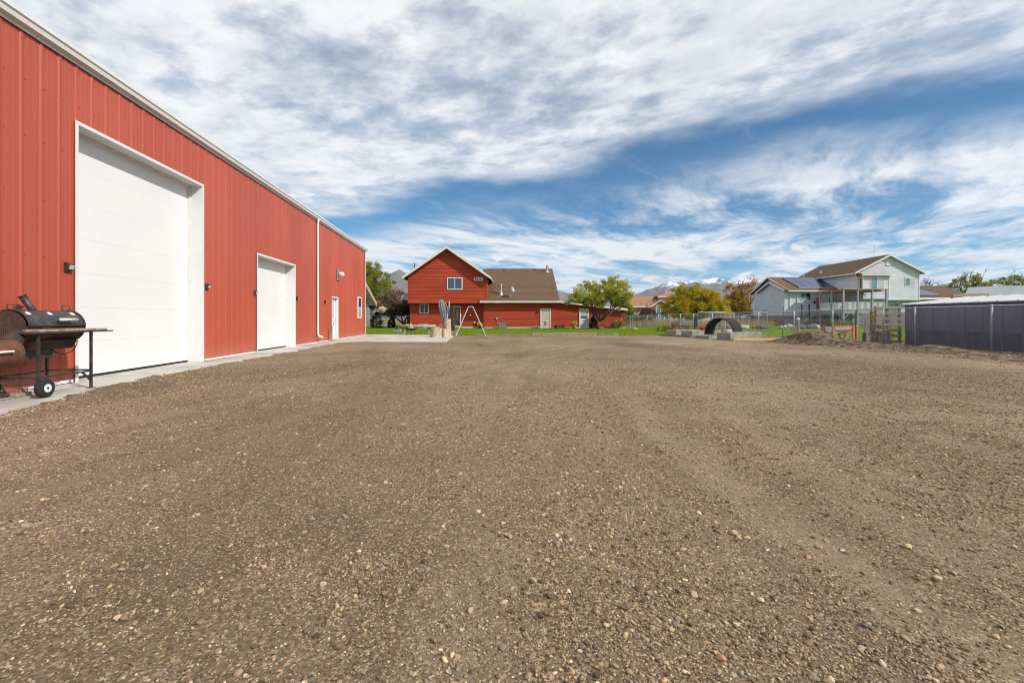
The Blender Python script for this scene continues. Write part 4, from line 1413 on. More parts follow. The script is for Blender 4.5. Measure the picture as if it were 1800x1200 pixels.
# fire bowl with split wood
FB = thing("fire_bowl", "round dark steel fire bowl on curved legs", "fire pit", (-6.35, 28.6, 0.028))
MB().lathe([(0.05, 0.26), (0.20, 0.27), (0.31, 0.33), (0.36, 0.40), (0.40, 0.405), (0.40, 0.42), (0.35, 0.42), (0.29, 0.35), (0.18, 0.29), (0.05, 0.285)], 20).build("bowl", rust_dark, FB, smooth=True)
for a in (0.4, 1.97, 3.54, 5.11):
    c_, s_ = math.cos(a), math.sin(a)
    MB().tube([(0.24 * c_, 0.24 * s_, 0.31), (0.27 * c_, 0.27 * s_, 0.18), (0.22 * c_, 0.22 * s_, 0.1), (0.28 * c_, 0.28 * s_, 0.02), (0.33 * c_, 0.33 * s_, 0.015)], 0.014, 6).build("leg", dark_steel, FB)
for i in range(7):
    a = i * 0.9 + 0.2
    tl_ = thing("firewood", "split firewood stood like a tent in the fire bowl", "firewood", (-6.35, 28.6, 0.028), 0, "split logs in the fire bowl")
    MB().bar((0.19 * math.cos(a), 0.19 * math.sin(a), 0.31), (0.03 * math.cos(a), 0.03 * math.sin(a), 0.66 + 0.03 * (i % 3)), 0.085, 0.06).build("split_log", pine if i % 2 else log_wood, tl_, bevel=0.008)

# log bench on green metal ends
LB = thing("log_bench", "long peeled log bench on green panels with yellow emblems", "bench", (-6.5, 31.1, LZ))
MB().tube([(-1.25, 0, 0.50), (0.3, 0.02, 0.49), (1.30, 0, 0.50)], [0.10, 0.095, 0.10], 12).build("log_seat", log_wood, LB, smooth=True)
for x in (-0.80, 0.86):
    gp_ = box(x - 0.17, x + 0.17, -0.12, 0.12, 0.0, 0.39).build("support_panel", green_paint, LB)
    box(x - 0.13, x + 0.13, -0.126, -0.1205, 0.05, 0.12).build("yellow_band", yellow, gp_)
    MB().prism([(x - 0.08, -0.1205, 0.17), (x - 0.03, -0.1205, 0.20), (x + 0.05, -0.1205, 0.19), (x + 0.09, -0.1205, 0.26), (x + 0.06, -0.1205, 0.33), (x + 0.035, -0.1205, 0.25), (x - 0.05, -0.1205, 0.25)], (0, -0.005, 0)).build("yellow_emblem", yellow, gp_)
# stone pedestal at the lawn edge
SP = thing("stone_pedestal", "small dark stone pedestal on a pale block by the log bench", "pedestal", (-8.35, 33.2, LZ))
box(-0.30, 0.26, -0.2, 0.2, 0, 0.22).build("block", concrete_old, SP, bevel=0.02)
MB().lathe([(0.16, 0.22), (0.14, 0.30), (0.11, 0.42), (0.15, 0.50), (0.17, 0.55)], 8).build("pedestal", rock_dark, SP)
# steel A-frame stand
AF = thing("pipe_stand", "bare steel pipe A-frame stand at the gravel's end", "frame", (-2.5, 27.5, -0.01))
MB().tube([(-0.90, 0.0, 0.0), (-0.15, 0.04, 1.74)], 0.026, 8).build("leg", trim_cream, AF)
MB().tube([(0.93, 0.0, 0.0), (0.15, 0.04, 1.74)], 0.026, 8).build("leg", galv, AF)
MB().tube([(-0.165, 0.04, 1.73), (-0.09, 0.04, 1.785), (0.09, 0.04, 1.785), (0.165, 0.04, 1.73)], 0.03, 8).build("top_joint", galv, AF)
MB().tube([(-0.02, 0.04, 1.75), (-0.02, 0.04, 1.30)], 0.006, 4).build("chain", dark_steel, AF)
MB().lathe([(0.05, 0), (0.055, 0.03), (0.03, 0.06)], 8, (-0.02, 0.04, 1.24)).build("hook_weight", galv, AF)

# weathered timbers along the lawn edge
x = -3.0
ti = 0
specs = [(1.9, 0.10, False), (1.8, 0.10, False), (0.62, 0.16, True), (1.62, 0.15, True), (0.9, 0.15, True), (1.05, 0.14, True), (0.98, 0.10, False), (0.36, 0.13, True)]
tx = -2.45
for L_, h_, pale in specs:
    tt = MB().box(0, L_ - 0.02, -0.09, 0.09, -0.04, h_).build("edging_timber", timber_grey if pale else timber_old, bevel=0.012)
    tt.location = (tx, 28.95 + 0.02 * math.sin(tx * 3), 0.0)
    tt.rotation_euler = (0, 0, R(math.sin(tx * 5) * 0.8))
    tag(tt, "pale weathered timber edging the lawn before the garage" if pale else "dark weathered timber edging the lawn", "timber", "timbers edging the lawn")
    tx += L_

# ------------------------------------------------------------------ raised beds and hoop tunnel
def bed(label, x, y, w, d, h, rz, z=0.0):
    t = thing("raised_bed", label, "raised bed", (x, y, z), R(rz))
    th = 0.14
    MB().box(0, w, 0, th, -0.03, h).build("front_wall", concrete_old, t, bevel=0.012)
    MB().box(0, w, d - th, d, -0.03, h * 0.99).build("back_wall", concrete_old, t, bevel=0.012)
    MB().box(0.001, th, th + 0.002, d - th - 0.002, -0.03, h * 0.995).build("end_wall", concrete_old, t, bevel=0.012)
    MB().box(w - th, w - 0.001, th + 0.002, d - th - 0.002, -0.03, h * 0.995).build("end_wall", concrete_old, t, bevel=0.012)
    MB().box(th + 0.002, w - th - 0.002, th + 0.002, d - th - 0.002, -0.02, h * 0.8).build("soil_fill", soil, t)
    return t


bed("long grey concrete raised bed in front of the black hoop tunnel", 10.75, 22.4, 2.6, 0.75, 0.355, 30)
bed("low grey concrete bed beside the hoop tunnel's left foot", 10.20, 23.6, 1.3, 0.75, 0.17, 30)
bed("grey concrete raised bed behind the hoop tunnel's left foot", 10.25, 25.9, 2.6, 0.75, 0.36, 30)
bed("farthest grey concrete raised bed at the corner of the lawn", 10.05, 27.9, 2.3, 0.75, 0.36, 30)
for (x0, y0, x1, y1) in ((9.2, 28.2, 10.2, 25.9), (10.6, 21.9, 14.2, 22.9)):
    tb_ = MB().bar((x0, y0, 0.03), (x1, y1, 0.03), 0.16, 0.12).build("edging_timber", timber_old if x0 < 10 else pine, bevel=0.01)
    tag(tb_, "dark timber kerb beside the raised beds" if x0 < 10 else "pale board lying along the foot of the long raised bed", "timber")

HT = thing("hoop_tunnel", "black shade cloth arched over hoops above the raised beds", "garden tunnel", (10.55, 24.9, 0.0), R(-45))
shade = bpy.data.materials.new("shade_cloth")
shade.use_nodes = True
_t = NT(shade.node_tree)
_bs = shade.node_tree.nodes["Principled BSDF"]
_nz = _t.noise(_t.n("ShaderNodeTexCoord").outputs["Object"], 14, 4, 0.6)
_t.put(_bs.inputs["Base Color"], _t.mix(_nz, (0.008, 0.008, 0.009), (0.022, 0.022, 0.024)))
_bs.inputs["Roughness"].default_value = 0.9
_bs.inputs["Alpha"].default_value = 0.92


def hoop_pt(a, y, r_=0.76, hh=0.90):
    return (r_ - r_ * math.cos(a), y, 0.18 + hh * math.sin(a) ** 0.85 if 0 < a < math.pi else 0.18)


nn = 28
for s0, s1 in ((0.0, 0.62), (0.62, 1.25)):
    vs, fs = [], []
    for i in range(nn + 1):
        a = math.pi * i / nn
        for off in (0.0, 0.006):
            for y in (s0 + 0.001, s1 - 0.001):
                vs.append(hoop_pt(a, y, 0.76 + off, 0.90 + off))
    for i in range(nn):
        b = i * 4
        fs += [(b, b + 1, b + 5, b + 4), (b + 2, b + 6, b + 7, b + 3), (b, b + 4, b + 6, b + 2), (b + 1, b + 3, b + 7, b + 5)]
    MB().add(vs, fs).build("shade_cloth", shade, HT, smooth=False)
for y in (0.02, 0.62, 1.23):
    MB().tube([hoop_pt(math.pi * i / nn, y, 0.745, 0.885) for i in range(nn + 1)], 0.035 if y != 0.62 else 0.02, 6).build("hoop", black_plastic, HT)
for i in (6, 14, 22):
    p0, p1 = hoop_pt(math.pi * i / nn, 0.02, 0.745, 0.885), hoop_pt(math.pi * i / nn, 1.23, 0.745, 0.885)
    MB().tube([p0, p1], 0.014, 5).build("cross_bar", black_plastic, HT)

# boulders in a line beyond the fence
r = np.random.default_rng(71)
for i in range(34):
    x_ = 20.5 + i * 0.52 + r.normal() * 0.25
    y_ = 47 + r.normal() * 0.9 + (i > 22) * 6
    if i > 22:
        x_ = 29 + (i - 23) * 0.9
    pale = r.uniform() < 0.4
    rock("boulder", "pale grey boulder in the rock row beyond the fence" if pale else "dark brown boulder in the rock row beyond the fence", "boulder",
         (x_, y_, -0.04), r.uniform(0.2, 0.5), stone_mat if pale else rock_dark, 200 + i, "boulders beyond the fence")
rock("boulder", "large tilted pale boulder inside the fence behind the hoop tunnel", "boulder", (14.4, 30.2, 0.0), 0.30, stone_mat, 333, flat=0.9)
rock("boulder", "big dark mound of rock under the golden tree", "boulder", (19.5, 52.5, -0.02), 1.15, rock_dark, 334, flat=0.5)
rock("garden_rock", "flat pale rock on the lawn by the fence corner", "rock", (11.2, 41.5, LZ), 0.28, stone_mat, 335, flat=0.45)
tree("orange_plant", "low orange flowered plant on the weedy garden strip", "plant", (12.6, 34.6, 0.02), [(0, 0, 0.2, 0.4, 0.3, 0.14)], 0.05, 0.02,
     [(0.55, 0.19, 0.03), (0.42, 0.14, 0.03), (0.16, 0.16, 0.03)], 16, 40, 0.05, 0.18, 61, twigs=False)
tree("red_plant", "low red leaved plant behind the farthest raised bed", "plant", (13.3, 31.4, 0.02), [(0, 0, 0.3, 0.35, 0.3, 0.14)], 0.05, 0.02,
     [(0.40, 0.07, 0.04), (0.30, 0.06, 0.04), (0.2, 0.12, 0.03)], 14, 40, 0.045, 0.16, 62, twigs=False)
tree("garden_shrub", "weedy dark green clump between lawn and fence", "shrub", (11.9, 35.0, 0.02), [(0, 0, 0.22, 0.7, 0.4, 0.16), (1.7, -0.8, 0.2, 0.6, 0.4, 0.14)], 0.05, 0.02,
     [(0.07, 0.10, 0.02), (0.12, 0.13, 0.03), (0.2, 0.16, 0.05)], 26, 40, 0.05, 0.2, 63, twigs=False)

# ------------------------------------------------------------------ chain link fences
def mesh_panel(L, H, pitch=0.075, wire=0.0021):
    vs, fs = [], []

    def strand(x0, z0, x1, z1, off):
        d = np.array([x1 - x0, z1 - z0])
        d /= np.linalg.norm(d)
        nx, nz = -d[1] * wire, d[0] * wire
        b = len(vs)
        for (x, z) in ((x0, z0), (x1, z1)):
            vs.extend([(x + nx, off - wire, z + nz), (x - nx, off - wire, z - nz), (x, off + wire, z)])
        fs.extend([(b, b + 1, b + 4, b + 3), (b + 1, b + 2, b + 5, b + 4), (b + 2, b, b + 3, b + 5)])
    c = -H
    while c < L:
        x0, x1 = max(c, 0), min(c + H, L)
        if x1 > x0 + 0.01:
            strand(x0, x0 - c, x1, x1 - c, 0.0)
            strand(L - x0, x0 - c, L - x1, x1 - c, 0.005)
        c += pitch
    return MB().add(vs, fs)


FX = 15.5
FH = 1.49
F1 = thing("chain_link_fence", "long galvanised chain link fence along the gravel yard's side", "fence", (FX, 0, -0.01))
posts = [8.6, 11.65, 14.7, 17.5, 19.0, 22.0, 25.0, 28.6, 31.8, 35.2, 38.9, 41.9, 45.0, 48.2, 52.0]
pm0 = MB().tube([(0, 0, -0.02), (0, 0, FH + 0.01), (0, 0, FH + 0.035)], [0.032, 0.032, 0.012], 10).build("post", galv, F1, smooth=True)
pm0.location = (0, posts[0], 0)
for y in posts[1:]:
    share(pm0, F1, (0, y, 0))
MB().tube([(-0.03, posts[0], FH - 0.01), (-0.03, posts[-1], FH - 0.01)], 0.021, 8).build("top_rail", galv, F1)
mk = {}
for a, b in zip(posts[:-1], posts[1:]):
    L_ = round(b - a, 2)
    far = a > 18
    key = (L_, far)
    if key not in mk:
        ob = mesh_panel(L_, FH + 0.02, 0.075 if not far else 0.13, 0.0021 if not far else 0.0018).build("chain_link_mesh", wire_grey, F1, fix=False)
        ob["kind"] = "stuff"
        ob.location = (-0.06, a, 0)
        ob.rotation_euler = (0, 0, R(90))
        mk[key] = ob
    else:
        share(mk[key], F1, (-0.06, a, 0), R(90))


def fence(label, pts, h, step, z=-0.02, rail=0.02, post=0.026, pitch=0.16, wire=0.0019):
    t = thing("chain_link_fence", label, "fence", (pts[0][0], pts[0][1], z))
    o_ = Vector((pts[0][0], pts[0][1], 0))
    first = True
    for (a, b) in zip(pts[:-1], pts[1:]):
        a, b = Vector((a[0], a[1], 0)) - o_, Vector((b[0], b[1], 0)) - o_
        n_ = max(1, round((b - a).length / step))
        for i in range(n_ + 1):
            if i == 0 and not first:
                continue
            p = a.lerp(b, i / n_)
            MB().tube([p, p + Vector((0, 0, h + 0.02))], post, 8).build("post", galv, t)
        first = False
        MB().tube([a + Vector((0, 0, h - 0.02)), b + Vector((0, 0, h - 0.02))], rail, 6).build("top_rail", galv, t)
        ang = math.atan2(b.y - a.y, b.x - a.x)
        ob = mesh_panel((b - a).length, h, pitch, wire).build("chain_link_mesh", wire_grey, t, fix=False)
        ob["kind"] = "stuff"
        ob.location = a
        ob.rotation_euler = (0, 0, ang)
    return t


fence("short chain link fence joining the red lean-to to the side fence", [(11.6, 52.0), (15.4, 52.0)], 1.45, 2.1)
fence("low chain link fence crossing the lawn far beyond the golden tree's trunk", [(12.5, 58.5), (30.5, 58.5)], 1.35, 3.0)
fence("taller pipe framed kennel fence behind the hoop tunnel", [(18.3, 44.8), (21.0, 44.8), (21.0, 48.5), (27.2, 48.5)], 1.75, 2.7)
fence("thin chain link fence behind the arborvitae left of the house", [(-21, 51.5), (-11.0, 51.5)], 1.35, 2.4)

# ------------------------------------------------------------------ black shed on the right
SH = thing("black_shed", "low charcoal metal shed with white metal roof behind the fence", "shed", (16.05, 18.55, -0.02), R(-90))
# local x runs toward the viewer along the wall, local -y faces the yard
SL = 11.5
t = 0.0
while t < SL - 0.1:
    t1 = min(t + 0.61, SL)
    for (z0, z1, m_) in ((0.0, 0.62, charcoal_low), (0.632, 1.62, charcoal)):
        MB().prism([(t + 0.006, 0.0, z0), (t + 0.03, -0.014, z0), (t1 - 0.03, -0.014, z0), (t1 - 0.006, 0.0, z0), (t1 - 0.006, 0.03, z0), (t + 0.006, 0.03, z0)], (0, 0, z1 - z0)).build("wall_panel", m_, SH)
    MB().prism([(t - 0.02, 0.0, 0.003), (t - 0.012, -0.026, 0.003), (t + 0.012, -0.026, 0.003), (t + 0.02, 0.0, 0.003)], (0, 0, 1.615)).build("batten", charcoal, SH)
    t = t1
box(0.0, SL, 0.031, 2.6, 0.0, 1.60).build("wall_core", charcoal, SH)
t = -0.1
while t < SL:
    t1 = min(t + 0.61, SL)
    MB().prism([(t, -0.10, 1.645), (t + 0.02, -0.10, 1.675), (t + 0.05, -0.10, 1.675), (t + 0.08, -0.10, 1.65), (t1, -0.10, 1.65), (t1, -0.10, 1.63), (t, -0.10, 1.63)], (0, 2.75, 0.31)).build("roof_sheet", roof_white, SH)
    t = t1
box(-0.08, SL, -0.095, -0.08, 1.595, 1.632).build("eave_flashing", charcoal, SH)

# ------------------------------------------------------------------ things stored along the fence
PL = thing("orange_planter", "orange stained trestle planter with a white half barrel", "planter", (16.15, 22.9, -0.02), R(12))
for (x, y, h_) in ((0.02, 0, 0.74), (0.95, -0.25, 0.74), (0.02, 0.55, 0.74), (0.95, 0.5, 0.78), (1.45, 0.0, 0.74), (1.45, 0.6, 0.76)):
    box(x - 0.045, x + 0.045, y - 0.045, y + 0.045, 0, h_).build("leg", orange_wood, PL)
for (p, q) in (((0.0, -0.06, 0.68), (0.95, -0.31, 0.68)), ((0.0, 0.61, 0.68), (1.5, 0.66, 0.68)), ((0.95, -0.31, 0.68), (1.5, -0.06, 0.70)), ((-0.05, 0.0, 0.38), (1.45, 0.07, 0.38)), ((0.0, 0.56, 0.38), (1.5, 0.55, 0.38))):
    MB().bar(p, q, 0.03, 0.10).build("rail", orange_wood, PL)
vs, fs = [], []
for i in range(13):
    a = math.pi + math.pi * i / 12
    for x in (0.06, 1.38):
        vs.append((x, 0.28 + 0.28 * math.cos(a), 0.67 + 0.30 * math.sin(a)))
for i in range(12):
    fs.append((2 * i, 2 * i + 1, 2 * i + 3, 2 * i + 2))
fs.append(tuple(range(0, 26, 2)))
fs.append(tuple(range(1, 26, 2)))
tub = MB().add(vs, fs).build("half_barrel", white_paint, PL)
MB().lathe([(0.05, 0), (0.05, 0.01)], 8).build("bung", yellow, tub).location = (0.72, 0.005, 0.60)
box(0.1, 1.34, 0.04, 0.52, 0.58, 0.64).build("soil_fill", soil, PL)
tree("planter_greens", "leafy greens growing in the orange planter", "plant", (16.75, 23.25, 0.60), [(-0.3, 0, 0.12, 0.35, 0.22, 0.14), (0.3, 0.05, 0.14, 0.4, 0.22, 0.16)], 0.05, 0.02,
     [(0.12, 0.14, 0.03), (0.22, 0.20, 0.05), (0.28, 0.17, 0.05), (0.08, 0.10, 0.02)], 24, 40, 0.04, 0.14, 64, twigs=False)

wp = thing("wooden_stake", "brown wooden stake with a white rag tied on top", "stake", (16.0, 25.4, -0.02))
box(-0.05, 0.05, -0.05, 0.05, 0, 1.08).build("stake", timber_grey, wp, bevel=0.006)
rk = MB().lathe([(0.02, 0), (0.09, 0.03), (0.10, 0.08), (0.06, 0.13), (0.02, 0.14)], 9, (-0.05, -0.02, 0.98)).build("rag", white_paint, wp, smooth=True)
for i, (x, y, h_) in enumerate(((15.95, 26.8, 1.75), (16.2, 23.8, 1.40), (16.0, 21.2, 1.42))):
    tp = MB().bar((x, y, -0.05), (x + 0.02, y, h_), 0.035, 0.03).build("steel_stake", dark_steel)
    tag(tp, ["tall dark steel stake left of the wooden stake", "dark steel stake left of the orange planter", "dark steel stake right of the orange planter"][i], "stake")
# welded wire garden panel
WP = thing("wire_panel", "welded wire stock panel standing behind the chain link fence", "wire panel", (16.15, 26.9, -0.02), R(-88))
for i in range(8):
    z = 0.06 + i * 0.135
    MB().tube([(0, 0, z), (6.4, 0, z)], 0.0055, 4).build("wire", galv, WP)
for i in range(23):
    x = 0.02 + i * 0.285
    MB().tube([(x, 0.012, 0.0), (x, 0.012, 1.05)], 0.0045, 4).build("wire", galv, WP)

lp_ = thing("leaning_board", "wide weathered board leaning beside the pallets", "board", (16.1, 20.6, -0.02), R(0))
MB().prism([(-0.20, 0, 0), (0.10, 0, 0), (0.14, 0.02, 1.08), (-0.06, 0.02, 1.10)], (0, 0.06, 0)).build("board", timber_grey, lp_, bevel=0.008)
tag(MB().prism([(15.76, 20.45, -0.02), (15.92, 20.45, -0.02), (15.94, 20.49, 0.42), (15.82, 20.49, 0.44)], (0, 0.05, 0)).build("broken_board", timber_old, bevel=0.006), "short dark broken board beside the leaning board", "board")
cp = MB().box(-0.07, 0.07, -0.07, 0.07, 0, 1.38).build("corner_post", timber_old, bevel=0.01)
cp.location = (16.12, 20.35, -0.02)
tag(cp, "square dark timber post left of the pallets", "post")
cb = thing("cinder_block", "grey hollow concrete block at the foot of the leaning board", "block", (15.8, 19.25, -0.02))
mb = MB()
mb.box(-0.20, 0.20, -0.10, -0.07, 0, 0.2)
mb.box(-0.20, 0.20, 0.07, 0.10, 0, 0.2)
for x in (-0.2, -0.015, 0.17):
    mb.box(x, x + 0.03, -0.069, 0.069, 0.001, 0.199)
ob = mb.build("hollow_block", concrete_old, cb)


def pallet(label, loc, rz, n_slats, w, h, m1, m2):
    t = thing("wooden_pallet", label, "pallet", loc, R(rz))
    for x in (0.0, w / 2 - 0.03, w - 0.08):
        box(x, x + 0.08, 0.02, 0.10, 0.0, h).build("stringer", m2, t)
    for i in range(n_slats):
        z = 0.02 + i * (h - 0.12) / (n_slats - 1)
        box(-0.01, w + 0.01, 0.0, 0.018, z, z + 0.10).build("slat", m1, t, bevel=0.003)
        if i % 2 == 0:
            box(-0.01, w + 0.01, 0.102, 0.12, z, z + 0.10).build("slat", m1, t)
    return t


pallet("weathered pallet stood upright as a gate beside the black shed", (15.64, 19.55, 0.0), -3, 7, 1.05, 1.58, timber_grey, timber_old)
pp = thing("picket_rack", "row of short weathered pickets behind the upright pallet", "rack", (15.64, 19.95, -0.02), R(-3))
for i in range(9):
    box(0.05 + i * 0.11, 0.11 + i * 0.11, 0, 0.03, 0.0, 0.85 + 0.02 * (i % 3)).build("picket", timber_old if i % 2 else timber_grey, pp)
box(0.0, 1.05, 0.031, 0.06, 0.35, 0.43).build("rail", timber_old, pp)
tree("yellow_plant", "yellow green climbing plant beside the dark corner post", "plant", (16.0, 20.2, 0.6), [(0, 0, 0.5, 0.06, 0.06, 0.22)], 0.1, 0.015,
     [(0.40, 0.33, 0.04), (0.30, 0.28, 0.04)], 9, 16, 0.04, 0.08, 65, twigs=False)

# ------------------------------------------------------------------ dirt berm
def berm(name, label, x0, x1, y0, y1, hf, seed, material):
    gx_, gy_, gf_ = grid(x0, x1, y0, y1, 90, int(90 * (y1 - y0) / (x1 - x0)))
    z_ = hf(gx_, gy_)
    ob_ = np_mesh(name, np.stack([gx_, gy_, z_], 1), gf_, material, smooth=True)
    return tag(ob_, label, "dirt pile")


def berm_h(x, y):
    cx = 13.1 + 0.35 * np.sin(y * 0.55) - np.clip((y - 18) / 4, 0, 1) * 0.55
    hh = np.interp(y, [8.6, 9.4, 10.3, 11.5, 13.0, 14.6, 15.5, 16.6, 17.4, 18.2, 19.0, 19.8, 20.6, 21.4], [0.0, 0.34, 0.22, 0.03, 0.05, 0.19, 0.08, 0.13, 0.18, 0.38, 0.52, 0.46, 0.2, 0.0])
    wd = np.interp(y, [9, 14, 18, 21], [0.9, 0.75, 0.85, 0.8])
    d = (x - cx) / wd
    prof_ = np.where(d < 0, np.exp(-np.abs(d / 0.80) ** 2.6), np.exp(-np.abs(d / 1.15) ** 2.2))
    n1 = (fbm(x * 1.4, y * 1.1, 4, 91) - 0.5)
    n2 = (fbm(x * 7, y * 7, 3, 93) - 0.5)
    return hh * prof_ * (1 + 0.75 * n1) + n2 * 0.07 * np.clip(hh * prof_ * 8, 0, 1) + 0.05 * prof_ - 0.05


berm("dirt_mound", "low ridge of dug brown dirt beside the raised beds", 11.2, 15.3, 8.5, 21.6, berm_h, 1, soil)
clod_r = np.random.default_rng(5)

# ------------------------------------------------------------------ pale grey neighbour house
NH = thing("neighbour_house", "pale blue grey sided house with solar panels and raised deck", "house", (0, 0, 0))
GC = 0.24
# left wing
WX0, WX1, WY0, WY1, WZE = 42.7, 50.2, 70.0, 80.4, 5.55
WMY = (WY0 + WY1) / 2
front = Wall((0, WY0, 0), (1, 0, 0), (0, -1, 0))
left = Wall((WX0, WY1, 0), (0, -1, 0), (-1, 0, 0))
siding(front, NH, siding_grey, 1.55, WZE, const(WX0 + 0.02), const(WX1 + 8.7), GC)
wsl = (7.72 - WZE) / 5.2
WD = WY1 - WY0
siding(left, NH, siding_grey, 1.55, 7.65, lambda z: 0.0 if z < WZE else (z - WZE) / wsl, lambda z: WD if z < WZE else WD - (z - WZE) / wsl, GC)
mb = MB()
mb.box(WX0 + 0.002, WX1 + 9, WY0 + 0.002, WY1 - 0.002, 1.5, WZE)
mb.prism([(WX0 + 0.002, WY0, WZE), (WX0 + 0.002, WY1, WZE), (WX0 + 0.002, WMY, 7.70)], (7.5, 0, 0))
mb.build("wing_core", siding_grey, NH)
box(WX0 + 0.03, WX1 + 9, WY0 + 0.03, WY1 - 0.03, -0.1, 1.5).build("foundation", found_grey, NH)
for k_, yy in ((0, 69.4), (1, 81.0)):
    ze = WZE - 0.6 * wsl
    MB().prism([(WX0 - 0.5, yy, ze + 0.03), (WX0 - 0.5, WMY, 7.78), (WX0 - 0.5, WMY, 7.90), (WX0 - 0.5, yy, ze + 0.15)], (8.0 if k_ == 0 else 9.0, 0, 0)).build("roof", shingle, NH)
    MB().prism([(WX0 - 0.535, yy, ze - 0.06), (WX0 - 0.535, WMY, 7.68), (WX0 - 0.535, WMY, 7.91), (WX0 - 0.535, yy, ze + 0.16)], (0.03, 0, 0)).build("rake_board", white_paint, NH)
box(WX0 - 0.5, WX1, 69.28, 69.395, WZE - 0.38, WZE - 0.18).build("eave_gutter", white_paint, NH)
# small front gable bump-out on the shaded end
BX0 = WX0 - 0.75
bl = Wall((BX0, 77.2, 0), (0, -1, 0), (-1, 0, 0))
siding(bl, NH, siding_grey, 1.55, 6.75, lambda z: 0.0 if z < 5.5 else (z - 5.5) / 0.365, lambda z: 7.15 if z < 5.5 else 7.15 - (z - 5.5) / 0.365, GC)
mb = MB()
mb.box(BX0 + 0.002, WX0 - 0.02, 70.06, 77.2, 1.5, 5.5)
mb.prism([(BX0 + 0.002, 70.06, 5.5), (BX0 + 0.002, 77.2, 5.5), (BX0 + 0.002, 73.63, 6.78)], (1.5, 0, 0))
mb.build("bay_core", siding_grey, NH)
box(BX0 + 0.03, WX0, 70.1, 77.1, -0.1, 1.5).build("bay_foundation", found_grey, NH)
for yy in (69.5, 77.76):
    MB().prism([(BX0 - 0.4, yy, 5.36), (BX0 - 0.4, 73.63, 6.84), (BX0 - 0.4, 73.63, 6.95), (BX0 - 0.4, yy, 5.47)], (2.2, 0, 0)).build("bay_roof", shingle, NH)
    MB().prism([(BX0 - 0.43, yy, 5.26), (BX0 - 0.43, 73.63, 6.74), (BX0 - 0.43, 73.63, 6.96), (BX0 - 0.43, yy, 5.48)], (0.028, 0, 0)).build("rake_board", white_paint, NH)
MB().tube([(WX0 + 1.1, 69.92, WZE - 0.3), (WX0 + 1.1, 69.92, 0.4)], 0.06, 6).build("downspout", white_paint, NH)
box(WX0 - 0.02, WX0 + 0.12, WY0 - 0.05, WY0 - 0.039, 1.55, WZE).build("corner_board", white_paint, NH)
window(front, NH, 44.35, 3.85, 1.62, 1.22, 2, 0.09, [pane_teal, pane_glass])
# deck-level doors and window behind the rail
window(front, NH, 48.6, 2.35, 1.9, 2.1, 2, 0.09, [pane_teal, pane_curtain])
box(46.8, 47.5, WY0 - 0.06, WY0 - 0.025, 2.35, 4.3).build("wall_hanging", brick_red, NH)
for (x, z) in ((45.85, 4.15), (46.5, 3.55)):
    MB().prism([(x + (0.34 if i % 2 == 0 else 0.14) * math.sin(math.pi * i / 5), WY0 - 0.03, z + (0.34 if i % 2 == 0 else 0.14) * math.cos(math.pi * i / 5)) for i in range(10)], (0, -0.03, 0)).build("star_ornament", rust_dark, NH)
# tall gabled block
MX0, MX1, MY0, MY1, MZE, MZP = 49.95, 59.05, 66.0, 80.2, 7.85, 10.15
MXC = (MX0 + MX1) / 2
mf = Wall((0, MY0, 0), (1, 0, 0), (0, -1, 0))
ml = Wall((MX0, MY1, 0), (0, -1, 0), (-1, 0, 0))
msl = (MZP - MZE) / (MXC - MX0)
siding(mf, NH, siding_grey, 3.75, MZP - 0.08, lambda z: MX0 if z < MZE else MX0 + (z - MZE) / msl, lambda z: MX1 if z < MZE else MX1 - (z - MZE) / msl, GC)
siding(ml, NH, siding_grey, 4.6, MZE, const(0.0), const(MY1 - MY0), GC)
mb = MB()
mb.box(MX0 + 0.002, MX1, MY0 + 0.002, MY1, 3.75, MZE)
mb.prism([(MX0, MY0 + 0.002, MZE), (MX1, MY0 + 0.002, MZE), (MXC, MY0 + 0.002, MZP)], (0, 14, 0))
mb.box(MX0 + 0.3, MX1 + 9, MY0 + 1.3, MY1, 0.0, 3.74)
mb.build("main_core", siding_grey, NH)
box(MX0 + 0.25, MX1 + 9, MY0 + 1.20, MY0 + 1.297, -0.1, 2.04).build("foundation", found_grey, NH)  # foundation carried higher, its dark grey standing in for the under-deck shade
lowf = Wall((0, MY0 + 1.298, 0), (1, 0, 0), (0, -1, 0))
siding(lowf, NH, siding_grey, 2.05, 3.72, const(MX0 + 0.3), const(MX1 + 9), GC)
for sgn, xe in ((-1, MX0 - 0.55), (1, MX1 + 0.55)):
    ze = MZE - 0.55 * msl
    MB().prism([(xe, MY0 - 0.5, ze + 0.03), (MXC, MY0 - 0.5, MZP + 0.06), (MXC, MY0 - 0.5, MZP + 0.18), (xe, MY0 - 0.5, ze + 0.15)], (0, 15.2, 0)).build("main_roof", shingle, NH)
    MB().prism([(xe, MY0 - 0.54, ze - 0.08), (MXC, MY0 - 0.54, MZP - 0.05), (MXC, MY0 - 0.54, MZP + 0.19), (xe, MY0 - 0.54, ze + 0.16)], (0, 0.035, 0)).build("rake_board", white_paint, NH)
    MB().prism([(xe, MY0 - 0.5, ze), (MXC, MY0 - 0.5, MZP + 0.03), (MXC, MY0 - 0.5, MZP + 0.055), (xe, MY0 - 0.5, ze + 0.025)], (0, 0.49, 0)).build("soffit", white_paint, NH)
    box(xe - 0.09, xe + 0.04, MY0 - 0.4, MY1, ze - 0.1, ze + 0.08).build("eave_gutter", white_paint, NH)
box(MX0 - 0.026, MX0 + 0.12, MY0 - 0.05, MY0 - 0.039, 3.75, MZE).build("corner_board", white_paint, NH)
box(MX1 - 0.12, MX1 + 0.01, MY0 - 0.05, MY0 - 0.039, 3.75, MZE).build("corner_board", white_paint, NH)
box(MXC - 0.28, MXC + 0.28, MY0 - 0.09, MY0 - 0.03, 8.75, 9.35).build("gable_vent", white_paint, NH)
